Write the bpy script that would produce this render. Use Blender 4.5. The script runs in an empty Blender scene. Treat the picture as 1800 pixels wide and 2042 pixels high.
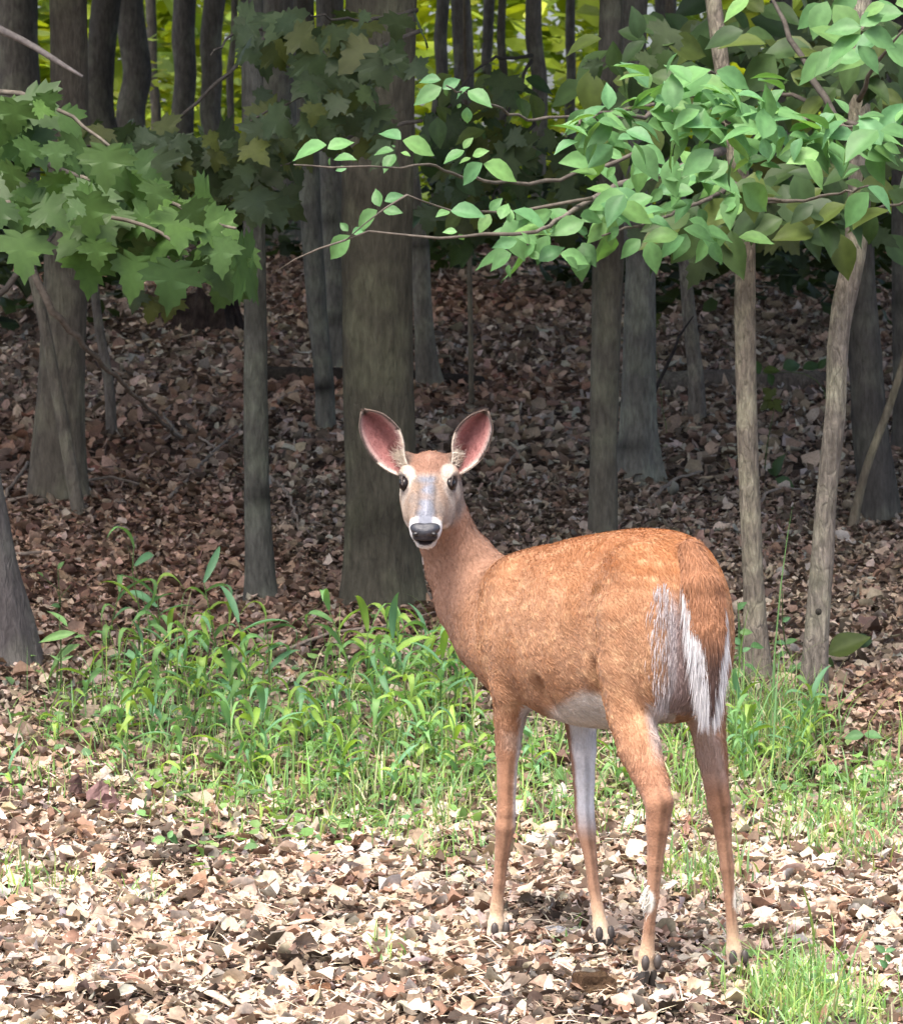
import bpy, math, random
import numpy as np
from mathutils import Vector, Matrix

SC = bpy.context.scene
COL = SC.collection
rng = np.random.default_rng(7)
random.seed(7)

# ---------------------------------------------------------------- camera
CAM_H = 1.5
F_PX = 9000.0                      # focal length in pixels of an 1800 px wide frame
PITCH = math.atan(571.0 / F_PX)    # looking slightly down at the animal
cam_data = bpy.data.cameras.new('camera')
cam_data.sensor_fit = 'HORIZONTAL'
cam_data.sensor_width = 36.0
cam_data.lens = 36.0 * F_PX / 1800.0
cam_data.clip_start = 0.1
cam_data.clip_end = 600.0
cam_data.dof.use_dof = True
cam_data.dof.focus_distance = 9.25
cam_data.dof.aperture_fstop = 30.0
cam = bpy.data.objects.new('camera', cam_data)
cam.location = (0, 0, CAM_H)
cam.rotation_euler = (math.pi / 2 - PITCH, 0, 0)
COL.objects.link(cam)
SC.camera = cam

# ---------------------------------------------------------------- sky, sun, exposure
SUN_ELEV = math.radians(63)
SUN_AZ = math.radians(205)         # compass bearing of the sun, 0 = +Y, clockwise
world = bpy.data.worlds.new('World')
SC.world = world
world.use_nodes = True
wn = world.node_tree.nodes
wl = world.node_tree.links
wn.clear()
w_out = wn.new('ShaderNodeOutputWorld')
w_bg = wn.new('ShaderNodeBackground')
w_sky = wn.new('ShaderNodeTexSky')
w_sky.sky_type = 'NISHITA'
w_sky.sun_disc = False
w_sky.sun_elevation = SUN_ELEV
w_sky.sun_rotation = SUN_AZ
w_sky.dust_density = 5.0
w_sky.air_density = 0.7
w_sky.ozone_density = 0.3
w_bg.inputs['Strength'].default_value = 0.15
wl.new(w_sky.outputs[0], w_bg.inputs['Color'])
wl.new(w_bg.outputs[0], w_out.inputs['Surface'])
sun_data = bpy.data.lights.new('sun', 'SUN')
sun_data.energy = 1.5
sun_data.angle = math.radians(25)
sun_data.color = (1.0, 0.95, 0.88)
sun = bpy.data.objects.new('sun', sun_data)
sun_dir = Vector((math.sin(SUN_AZ) * math.cos(SUN_ELEV), math.cos(SUN_AZ) * math.cos(SUN_ELEV), math.sin(SUN_ELEV)))
sun.rotation_euler = sun_dir.to_track_quat('Z', 'Y').to_euler()
sun.location = (0, 0, 30)
COL.objects.link(sun)
SC.view_settings.view_transform = 'Standard'
SC.view_settings.look = 'None'
SC.view_settings.gamma = 1.0
SC.view_settings.use_curve_mapping = False
SC.view_settings.exposure = 1.7
SC.cycles.use_denoising = True
SC.cycles.max_bounces = 6
SC.cycles.diffuse_bounces = 3
SC.cycles.transmission_bounces = 3
SC.cycles.glossy_bounces = 2

# ---------------------------------------------------------------- helpers
CT, ST = math.cos(PITCH), math.sin(PITCH)

def ray(px, py):
    a, b = (px - 900.0) / F_PX, (1021.0 - py) / F_PX
    return np.array([a, CT + b * ST, -ST + b * CT])

def at(px, py, depth):
    """World point seen at photo pixel (px, py) at distance depth along +Y."""
    d = ray(px, py)
    return np.array([0, 0, CAM_H]) + d * (depth / d[1])

def project(p):
    p = np.asarray(p, float)
    x, y, z = p[..., 0], p[..., 1], p[..., 2] - CAM_H
    d = y * CT - z * ST
    u = y * ST + z * CT
    return 900 + F_PX * x / d, 1021 - F_PX * u / d

def tag(o, label=None, cat=None, group=None, kind=None):
    if label: o['label'] = label
    if cat: o['category'] = cat
    if group: o['group'] = group
    if kind: o['kind'] = kind
    return o

def empty(name, loc=(0, 0, 0), rz=0.0):
    o = bpy.data.objects.new(name, None)
    o.empty_display_size = 0.1
    o.location = [float(c) for c in loc]
    o.rotation_euler = (0, 0, rz)
    COL.objects.link(o)
    return o

def obj(name, me, parent=None, mats=None):
    o = bpy.data.objects.new(name, me)
    COL.objects.link(o)
    if parent is not None: o.parent = parent
    if mats is not None:
        for m in (mats if isinstance(mats, (list, tuple)) else [mats]):
            me.materials.append(m)
    return o

def mesh_np(name, V, Fc, col=None, smooth=True, mat_idx=None, attr='tint'):
    """Mesh from numpy arrays; Fc is an (n,3) or (n,4) array or a list of such arrays."""
    V = np.asarray(V, np.float32)
    Fs = Fc if isinstance(Fc, list) else [Fc]
    Fs = [np.asarray(f, np.int32) for f in Fs if len(f)]
    me = bpy.data.meshes.new(name)
    me.vertices.add(len(V))
    me.vertices.foreach_set('co', V.ravel())
    loops = np.concatenate([f.ravel() for f in Fs])
    tot = np.concatenate([np.full(len(f), f.shape[1], np.int32) for f in Fs])
    start = np.concatenate([[0], np.cumsum(tot)[:-1]]).astype(np.int32)
    me.loops.add(len(loops))
    me.loops.foreach_set('vertex_index', loops)
    me.polygons.add(len(tot))
    me.polygons.foreach_set('loop_start', start)
    me.polygons.foreach_set('loop_total', tot)
    me.polygons.foreach_set('use_smooth', np.full(len(tot), bool(smooth)))
    if mat_idx is not None:
        me.polygons.foreach_set('material_index', np.asarray(mat_idx, np.int32))
    if col is not None:
        ca = me.color_attributes.new(attr, 'FLOAT_COLOR', 'POINT')
        c4 = np.ones((len(V), 4), np.float32)
        c4[:, :3] = col
        ca.data.foreach_set('color', c4.ravel())
    me.update(calc_edges=True)
    me.validate()
    return me

def ramp(t, xs, ys):
    return np.interp(t, xs, ys)

def spline(t, xs, ys):
    """Smooth (monotone-ish) cubic through the stations."""
    xs, ys = np.asarray(xs, float), np.asarray(ys, float)
    m = np.gradient(ys, xs)
    i = np.clip(np.searchsorted(xs, t) - 1, 0, len(xs) - 2)
    h = xs[i + 1] - xs[i]
    s = np.clip((t - xs[i]) / h, 0, 1)
    return ((2*s**3 - 3*s**2 + 1) * ys[i] + (s**3 - 2*s**2 + s) * h * m[i]
            + (-2*s**3 + 3*s**2) * ys[i+1] + (s**3 - s**2) * h * m[i+1])

_perm = np.random.default_rng(3).random((32, 32, 32)).astype(np.float32)
def vnoise(P, scale):
    """Trilinear value noise in 0..1, points (n,3)."""
    Q = np.asarray(P, float) * scale
    i = np.floor(Q).astype(int)
    f = Q - i
    f = f * f * (3 - 2 * f)
    i &= 31
    j = (i + 1) & 31
    x0, y0, z0 = i[..., 0], i[..., 1], i[..., 2]
    x1, y1, z1 = j[..., 0], j[..., 1], j[..., 2]
    fx, fy, fz = f[..., 0], f[..., 1], f[..., 2]
    l = lambda a, b, t: a + (b - a) * t
    return l(l(l(_perm[x0, y0, z0], _perm[x1, y0, z0], fx), l(_perm[x0, y1, z0], _perm[x1, y1, z0], fx), fy),
             l(l(_perm[x0, y0, z1], _perm[x1, y0, z1], fx), l(_perm[x0, y1, z1], _perm[x1, y1, z1], fx), fy), fz)

def smoothstep(a, b, x):
    t = np.clip((x - a) / (b - a), 0, 1)
    return t * t * (3 - 2 * t)

# ---------------------------------------------------------------- materials
def mat_tint(name, rough=0.8, spec=0.25, noise=0.0, nscale=60.0, bump=0.0, bscale=200.0, trans=0.0, sheen=0.0, tcol=None, objrand=0.0):
    """Principled material coloured by the mesh's own colour attribute, with fine grain."""
    m = bpy.data.materials.new(name)
    m.use_nodes = True
    nt = m.node_tree
    n, l = nt.nodes, nt.links
    n.clear()
    out = n.new('ShaderNodeOutputMaterial')
    p = n.new('ShaderNodeBsdfPrincipled')
    a = n.new('ShaderNodeAttribute')
    a.attribute_name = 'tint'
    p.inputs['Roughness'].default_value = rough
    p.inputs['Specular IOR Level'].default_value = spec
    c = a.outputs['Color']
    if sheen:
        p.inputs['Sheen Weight'].default_value = sheen
        p.inputs['Sheen Roughness'].default_value = 0.5
    if noise or bump:
        tc = n.new('ShaderNodeTexCoord')
    if noise:
        t = n.new('ShaderNodeTexNoise')
        t.inputs['Scale'].default_value = nscale
        t.inputs['Detail'].default_value = 5
        l.new(tc.outputs['Object'], t.inputs['Vector'])
        mr = n.new('ShaderNodeMapRange')
        mr.inputs['From Min'].default_value = 0.3
        mr.inputs['From Max'].default_value = 0.7
        mr.inputs['To Min'].default_value = 1 - noise
        mr.inputs['To Max'].default_value = 1 + noise
        l.new(t.outputs['Fac'], mr.inputs['Value'])
        mx = n.new('ShaderNodeVectorMath')
        mx.operation = 'SCALE'
        l.new(c, mx.inputs[0])
        l.new(mr.outputs[0], mx.inputs['Scale'])
        c = mx.outputs[0]
    if objrand:
        oi = n.new('ShaderNodeObjectInfo')
        mr2 = n.new('ShaderNodeMapRange')
        mr2.inputs['To Min'].default_value = 1 - objrand
        mr2.inputs['To Max'].default_value = 1 + objrand
        l.new(oi.outputs['Random'], mr2.inputs['Value'])
        mx2 = n.new('ShaderNodeVectorMath')
        mx2.operation = 'SCALE'
        l.new(c, mx2.inputs[0])
        l.new(mr2.outputs[0], mx2.inputs['Scale'])
        c = mx2.outputs[0]
    if bump:
        t2 = n.new('ShaderNodeTexNoise')
        t2.inputs['Scale'].default_value = bscale
        t2.inputs['Detail'].default_value = 4
        l.new(tc.outputs['Object'], t2.inputs['Vector'])
        b = n.new('ShaderNodeBump')
        b.inputs['Strength'].default_value = bump
        b.inputs['Distance'].default_value = 0.01
        l.new(t2.outputs['Fac'], b.inputs['Height'])
        l.new(b.outputs[0], p.inputs['Normal'])
    l.new(c, p.inputs['Base Color'])
    if trans:
        tr = n.new('ShaderNodeBsdfTranslucent')
        if tcol is not None:
            mm = n.new('ShaderNodeVectorMath')
            mm.operation = 'MULTIPLY'
            mm.inputs[1].default_value = tcol
            l.new(c, mm.inputs[0])
            l.new(mm.outputs[0], tr.inputs['Color'])
        else:
            l.new(c, tr.inputs['Color'])
        ms = n.new('ShaderNodeMixShader')
        ms.inputs[0].default_value = trans
        l.new(p.outputs[0], ms.inputs[1])
        l.new(tr.outputs[0], ms.inputs[2])
        l.new(ms.outputs[0], out.inputs['Surface'])
    else:
        l.new(p.outputs[0], out.inputs['Surface'])
    return m
# ================================================================ GROUND
def zprof(y):
    y = np.asarray(y, float)
    z = np.interp(y, [-60, 9.7, 10.4, 28.0, 31.0, 40.0, 60.0, 140.0], [0, 0, .035, 1.355, 1.46, 1.40, 1.3, 1.5])
    return z

def ground_z(x, y):
    x, y = np.asarray(x, float), np.asarray(y, float)
    P = np.stack([x, y, 0 * x], -1)
    near = 1 - .45 * smoothstep(8.3, 9.0, y) * (1 - smoothstep(9.5, 10.2, y))
    z = zprof(y) + (vnoise(P, .9) - .5) * .05 * smoothstep(9.6, 11, y) + (vnoise(P + 5, 3.1) - .5) * .024 * near + (vnoise(P + 9, 11.0) - .5) * .012 * near
    # small dug-up mound of dark soil and litter at the near edge
    z = z + .035 * np.exp(-(((x + .34) / .14) ** 2 + ((y - 9.04) / .12) ** 2)) + .03 * np.exp(-(((x + .64) / .20) ** 2 + ((y - 8.62) / .10) ** 2))
    # soil heaped a little around the far roots
    return z

def hit(px, py):
    """Where the view ray through a photo pixel meets the ground."""
    d = ray(px, py)
    o = np.array([0, 0, CAM_H])
    ts = np.arange(6.0, 60.0, .02)
    P = o + ts[:, None] * d / d[1]
    below = P[:, 2] < ground_z(P[:, 0], P[:, 1])
    i = int(np.argmax(below)) if below.any() else len(ts) - 1
    p = P[i].copy()
    p[2] = float(ground_z(p[0], p[1]))
    return p

def in_view(x, y, margin):
    return np.abs(x) < y * .1 + margin

def build_ground():
    xs = np.unique(np.concatenate([np.linspace(-60, -6, 28), np.linspace(-6, -2.6, 18), np.arange(-2.6, 2.6, .05), np.linspace(2.6, 6, 18), np.linspace(6, 60, 28)]))
    ys = np.unique(np.concatenate([np.linspace(-40, 7, 30), np.arange(7, 14, .05), np.arange(14, 32, .12), np.linspace(32, 140, 50)]))
    X, Y = np.meshgrid(xs, ys, indexing='xy')
    Z = ground_z(X, Y) - .012
    V = np.stack([X, Y, Z], -1).reshape(-1, 3)
    nx, ny = len(xs), len(ys)
    G = np.arange(nx * ny).reshape(ny, nx)
    Q = np.stack([G[:-1, :-1], G[:-1, 1:], G[1:, 1:], G[1:, :-1]], -1).reshape(-1, 4)
    m = bpy.data.materials.new('forest_soil')
    m.use_nodes = True
    n, l = m.node_tree.nodes, m.node_tree.links
    p = n['Principled BSDF']
    p.inputs['Roughness'].default_value = .95
    p.inputs['Specular IOR Level'].default_value = .1
    tc = n.new('ShaderNodeTexCoord')
    t1 = n.new('ShaderNodeTexNoise'); t1.inputs['Scale'].default_value = 28; t1.inputs['Detail'].default_value = 8; t1.inputs['Roughness'].default_value = .7
    l.new(tc.outputs['Object'], t1.inputs['Vector'])
    cr = n.new('ShaderNodeValToRGB')
    e = cr.color_ramp.elements
    e[0].position = .35; e[0].color = (.022, .015, .011, 1)
    e[1].position = .72; e[1].color = (.16, .11, .08, 1)
    l.new(t1.outputs['Fac'], cr.inputs[0])
    l.new(cr.outputs[0], p.inputs['Base Color'])
    b = n.new('ShaderNodeBump'); b.inputs['Strength'].default_value = .8; b.inputs['Distance'].default_value = .02
    l.new(t1.outputs['Fac'], b.inputs['Height']); l.new(b.outputs[0], p.inputs['Normal'])
    g = obj('ground', mesh_np('ground', V, Q), None, m)
    g['kind'] = 'structure'
    return g

# ---- scatter of small leaf shapes -----------------------------------------
LEAF_T = np.array([  # x across, y along: base, left low, left high, tip, right high, right low, mid low, mid high
    (0, -.5), (-.44, -.22), (-.42, .26), (0, .5), (.42, .26), (.44, -.22), (0, -.15), (0, .2)], float)
LEAF_Q = np.array([(1, 6, 7, 2), (6, 5, 4, 7)])
LEAF_TR = np.array([(0, 6, 1), (0, 5, 6), (2, 7, 3), (7, 4, 3)])

RICH_T = np.array([(0, -.5), (-.34, -.30), (0, -.27), (.34, -.30), (-.46, .02), (0, .0), (.46, .02), (-.34, .30), (0, .28), (.34, .30), (0, .5)], float)
RICH_Q = np.array([(1, 2, 5, 4), (2, 3, 6, 5), (4, 5, 8, 7), (5, 6, 9, 8)])
RICH_TR = np.array([(0, 2, 1), (0, 3, 2), (7, 8, 10), (8, 9, 10)])

def scatter_rich(P, size, aspect, tilt, colr, curl=.5, crumple=.07):
    n = len(P)
    T = np.tile(RICH_T[None], (n, 1, 1)) + rng.normal(0, .055, (n, 11, 2))
    x = T[..., 0] * aspect[:, None]; y = T[..., 1]
    fo = .55 * rng.normal(0, 1, n)[:, None]; cu = curl * rng.normal(.25, 1, n)[:, None]; tw = rng.normal(0, .5, n)[:, None]
    z = np.abs(x) * fo + y * y * cu + x * y * tw + rng.normal(0, crumple, (n, 11))
    L = np.stack([x, y, z], -1) * size[:, None, None]
    az, ta = rng.uniform(0, 2 * np.pi, n), rng.uniform(0, 2 * np.pi, n)
    ca, sa = np.cos(az), np.sin(az)
    Rz = np.zeros((n, 3, 3)); Rz[:, 0, 0] = ca; Rz[:, 0, 1] = -sa; Rz[:, 1, 0] = sa; Rz[:, 1, 1] = ca; Rz[:, 2, 2] = 1
    K = np.zeros((n, 3, 3)); K[:, 0, 2] = np.sin(ta); K[:, 1, 2] = -np.cos(ta); K[:, 2, 0] = -np.sin(ta); K[:, 2, 1] = np.cos(ta)
    st, ct = np.sin(tilt)[:, None, None], np.cos(tilt)[:, None, None]
    M = (np.eye(3)[None] + st * K + (1 - ct) * (K @ K)) @ Rz
    V = np.einsum('nij,nkj->nki', M, L) + P[:, None, :]
    i = np.arange(n)[:, None, None] * 11
    rib = np.ones(11); rib[[2, 5, 8]] = .86
    C = colr[:, None, :] * (1 + rng.normal(0, .09, (n, 11, 1))) * rib[None, :, None]
    return V.reshape(-1, 3), [(i + RICH_Q[None]).reshape(-1, 4), (i + RICH_TR[None]).reshape(-1, 3)], np.clip(C.reshape(-1, 3), .005, .9)

def scatter(P, size, aspect, tilt, colr, fold=.25, curl=.3, up=None):
    """Joined mesh data for n small leaves lying at P."""
    n = len(P)
    T = np.tile(LEAF_T[None], (n, 1, 1))
    T = T * (1 + rng.normal(0, .13, (n, 8, 2)))
    x = T[..., 0] * aspect[:, None]
    y = T[..., 1]
    fo = fold * rng.normal(0, 1, n)[:, None]; cu = curl * rng.normal(0, 1, n)[:, None]; tw = rng.normal(0, .35, n)[:, None]
    z = np.abs(x) * fo + (y * y) * cu + x * y * tw
    L = np.stack([x, y, z], -1) * size[:, None, None]
    az = rng.uniform(0, 2 * np.pi, n)
    tl = tilt; ta = rng.uniform(0, 2 * np.pi, n)
    ca, sa = np.cos(az), np.sin(az)
    Rz = np.zeros((n, 3, 3)); Rz[:, 0, 0] = ca; Rz[:, 0, 1] = -sa; Rz[:, 1, 0] = sa; Rz[:, 1, 1] = ca; Rz[:, 2, 2] = 1
    ax = np.stack([np.cos(ta), np.sin(ta), 0 * ta], -1)
    K = np.zeros((n, 3, 3)); K[:, 0, 2] = ax[:, 1]; K[:, 1, 2] = -ax[:, 0]; K[:, 2, 0] = -ax[:, 1]; K[:, 2, 1] = ax[:, 0]
    st, ct = np.sin(tl)[:, None, None], np.cos(tl)[:, None, None]
    Rt = np.eye(3)[None] + st * K + (1 - ct) * (K @ K)
    M = Rt @ Rz
    V = np.einsum('nij,nkj->nki', M, L) + P[:, None, :]
    i = np.arange(n)[:, None, None] * 8
    Q = (i + LEAF_Q[None]).reshape(-1, 4)
    Tr = (i + LEAF_TR[None]).reshape(-1, 3)
    C = colr[:, None, :] * (1 + rng.normal(0, .10, (n, 8, 1)))
    return V.reshape(-1, 3), [Q, Tr], np.clip(C.reshape(-1, 3), .005, .9)

def pick(pal, w, n):
    pal = np.array(pal); w = np.array(w, float)
    k = rng.choice(len(pal), n, p=w / w.sum())
    return pal[k] * rng.uniform(.78, 1.25, (n, 1)) * (1 + rng.normal(0, .04, (n, 3)))

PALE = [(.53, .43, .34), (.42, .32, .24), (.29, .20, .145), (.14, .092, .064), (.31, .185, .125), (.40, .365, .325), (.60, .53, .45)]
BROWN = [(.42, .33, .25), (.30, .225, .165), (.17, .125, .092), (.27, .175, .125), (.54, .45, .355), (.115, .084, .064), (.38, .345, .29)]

def build_litter(ground):
    mat = mat_tint('dead_leaf_skin', rough=.7, spec=.25, noise=.22, nscale=120, trans=.12)
    # near, paler fragments
    def zone(n, y0, y1, margin):
        y = rng.uniform(y0, y1, int(n * 1.6)); x = rng.uniform(-1, 1, len(y)) * (y1 * .1 + margin)
        k = in_view(x, y, margin)
        return x[k][:n], y[k][:n]
    parts = []
    x, y = zone(60000, 8.1, 11.8, .28)
    n = len(x)
    bare = vnoise(np.stack([x, y, 0 * x], -1), 2.3)
    z = ground_z(x, y) + rng.uniform(-.006, .016, n)
    size = np.where(rng.random(n) < .80, rng.lognormal(math.log(.0165), .42, n), rng.uniform(.032, .062, n))
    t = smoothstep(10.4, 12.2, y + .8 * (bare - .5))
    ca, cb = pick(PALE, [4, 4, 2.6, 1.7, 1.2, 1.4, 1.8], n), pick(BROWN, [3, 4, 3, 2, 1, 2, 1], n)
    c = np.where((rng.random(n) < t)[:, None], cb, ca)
    # darker heaps near the bottom edge and scattered darker clumps
    dark_heap = 1.1 * np.exp(-(((x + .34) / .13) ** 2 + ((y - 9.0) / .13) ** 2)) + np.exp(-(((x + .62) / .22) ** 2 + ((y - 8.60) / .09) ** 2)) + .8 * np.exp(-(((x - .25) / .30) ** 2 + ((y - 8.92) / .10) ** 2)) + 1.0 * smoothstep(.58, .74, vnoise(np.stack([x, y * .55, 0 * x + 3], -1), 4.5))
    c = np.where((rng.random(n) < dark_heap * .75)[:, None], pick(BROWN, [1, 3, 4, 1, .3, 4, .4], n) * .62, c)
    keep = rng.random(n) < .42 + .95 * bare
    tilt = np.abs(rng.normal(0, .62, n))
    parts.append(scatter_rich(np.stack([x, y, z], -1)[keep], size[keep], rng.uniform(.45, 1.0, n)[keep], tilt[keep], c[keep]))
    # the same litter carries on beside the view, in larger leaves
    for (y0, y1, m, pal, sz) in ((7.4, 11.8, 9500, PALE, .042), (11.6, 18.0, 7000, BROWN, .07), (18.0, 30.0, 5000, BROWN, .10)):
        y = rng.uniform(y0, y1, m); x = (y * .1 + .22 + 2.6 * rng.random(m) ** 1.4) * rng.choice([-1, 1], m)
        parts.append(scatter(np.stack([x, y, ground_z(x, y) + rng.uniform(-.004, .02, m)], -1), rng.lognormal(math.log(sz), .35, m), rng.uniform(.5, .95, m), np.abs(rng.normal(0, .5, m)), pick(pal, [1] * 7, m), .45, .7))
    y = rng.uniform(6.2, 8.12, 7000); x = rng.uniform(-1.7, 1.7, 7000)
    parts.append(scatter(np.stack([x, y, ground_z(x, y) + rng.uniform(-.004, .02, 7000)], -1), rng.lognormal(math.log(.040), .35, 7000), rng.uniform(.5, .95, 7000), np.abs(rng.normal(0, .5, 7000)), pick(PALE, [1] * 7, 7000), .45, .7))
    # litter pushed up round the hooves
    hx, hy = [], []
    for ch in (HIND_L, HIND_R, FORE_L, FORE_R):
        w = to_world(ch[0][-1])
        m = 90
        a = rng.uniform(0, 6.28, m); r = .035 + np.abs(rng.normal(0, .022, m))
        hx.append(w[0] + .004 + r * np.cos(a)); hy.append(w[1] + r * np.sin(a))
    hx, hy = np.concatenate(hx), np.concatenate(hy); m = len(hx)
    parts.append(scatter(np.stack([hx, hy, ground_z(hx, hy) + rng.uniform(.004, .032, m)], -1), rng.uniform(.018, .04, m), rng.uniform(.5, .9, m), np.abs(rng.normal(.3, .5, m)), pick(PALE, [4, 4, 3, 2, 1.5, 1.4, 1], m), .4, .6))
    # hillside
    x, y = zone(46000, 11.4, 17.0, .5)
    n = len(x)
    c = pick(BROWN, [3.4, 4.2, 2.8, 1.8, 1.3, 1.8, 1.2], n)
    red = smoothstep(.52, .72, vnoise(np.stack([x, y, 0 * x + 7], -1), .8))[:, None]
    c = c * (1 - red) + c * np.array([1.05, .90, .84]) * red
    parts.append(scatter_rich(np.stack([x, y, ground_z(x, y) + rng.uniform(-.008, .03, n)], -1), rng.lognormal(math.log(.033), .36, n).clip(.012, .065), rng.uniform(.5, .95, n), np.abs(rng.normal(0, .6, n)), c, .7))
    x, y = zone(50000, 17.0, 31.5, .7)
    n = len(x)
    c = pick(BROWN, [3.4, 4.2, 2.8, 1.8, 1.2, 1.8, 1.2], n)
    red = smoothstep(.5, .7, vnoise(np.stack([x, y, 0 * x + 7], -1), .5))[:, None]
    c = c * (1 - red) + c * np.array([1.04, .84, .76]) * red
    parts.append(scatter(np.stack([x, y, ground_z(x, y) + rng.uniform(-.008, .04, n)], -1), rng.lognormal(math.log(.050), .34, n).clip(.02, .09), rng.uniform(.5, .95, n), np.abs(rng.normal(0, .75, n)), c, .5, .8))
    # drifts of leaves against the feet of the trunks
    for (tx, ty, tr) in TRUNK_FEET:
        m = int(50 + 500 * tr)
        a = rng.uniform(0, 6.28, m); r = tr * (1.02 + np.abs(rng.normal(0, .35, m)))
        x, y = tx + r * np.cos(a), ty + r * np.sin(a)
        parts.append(scatter(np.stack([x, y, ground_z(x, y) + rng.uniform(.0, .055, m) * np.exp(-(r / tr - 1) * 3)], -1), rng.uniform(.03, .06, m), rng.uniform(.5, .9, m), np.abs(rng.normal(.4, .5, m)), pick(BROWN, [3, 4, 3, 2, 1.4, 2, 1.3], m), .5, .7))
    # straw and stalk bits
    m = 5200
    y = rng.uniform(8.2, 12.5, m); x = rng.uniform(-1, 1, m) * (y * .1 + .1)
    a = rng.uniform(0, 6.28, m)
    Ds = np.stack([np.cos(a), np.sin(a), rng.normal(.05, .15, m)], -1); Ds /= np.linalg.norm(Ds, axis=1)[:, None]
    sv, (sq, s3), sc = strands(np.stack([x, y, ground_z(x, y) + rng.uniform(.004, .02, m)], -1), np.tile([0, 0, 1.0], (m, 1)), Ds, rng.lognormal(math.log(.05), .5, m), rng.uniform(.0007, .0016, m), pick([(.62, .52, .38), (.40, .31, .22), (.20, .14, .10)], [3, 2, 1.5], m), lift=.08)
    parts.append((sv, (sq, s3), sc))
    off = 0; Vs, Qs, Ts, Cs = [], [], [], []
    for v, (q, t3), c in parts:
        Vs.append(v); Qs.append(q + off); Ts.append(t3 + off); Cs.append(c); off += len(v)
    lo = obj('leaf_litter', mesh_np('leaf_litter', np.concatenate(Vs), [np.concatenate(Qs), np.concatenate(Ts)], np.concatenate(Cs), smooth=True), None, mat)
    lo['kind'] = 'stuff'
    # the large dead leaves one can pick out, each a piece of the ground
    meshes = []
    for k in range(14):
        nl = 9
        ang = np.linspace(0, 1, nl)
        wv = np.sin(np.pi * ang) ** .7 * (.30 + .13 * np.cos(ang * rng.uniform(16, 24) + rng.uniform(0, 6)))
        yy = ang - .5
        cu, fo = rng.normal(.35, .35), rng.normal(.25, .3)
        V = []
        for y_, w_ in zip(yy, wv):
            for s_ in (-1, 0, 1):
                xx = s_ * (w_ + .01)
                V.append((xx, y_, abs(xx) * fo + y_ * y_ * cu + .06 * rng.normal() * (s_ != 0)))
        V = np.array(V); G = np.arange(nl * 3).reshape(nl, 3)
        Q = np.stack([G[:-1, :-1], G[:-1, 1:], G[1:, 1:], G[1:, :-1]], -1).reshape(-1, 4)
        base = np.array(PALE[k % 7]) * rng.uniform(.85, 1.15)
        C = np.tile(base, (len(V), 1)); C[1::3] *= .8
        me = mesh_np('dead_leaf', V, Q, C)
        me.materials.append(mat)
        meshes.append(me)
    for k in range(290):
        y = 8.35 + 2.6 * random.random() ** 1.25
        x = random.uniform(-1, 1) * (y * .1 + .02)
        o = obj('dead_leaf', meshes[k % 14], ground)
        s_ = random.uniform(.04, .078)
        o.scale = (s_, s_, s_)
        o.rotation_euler = (random.gauss(0, .28), random.gauss(0, .28), random.uniform(0, 6.28))
        o.location = (x, y, float(ground_z(x, y)) + .012)

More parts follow.
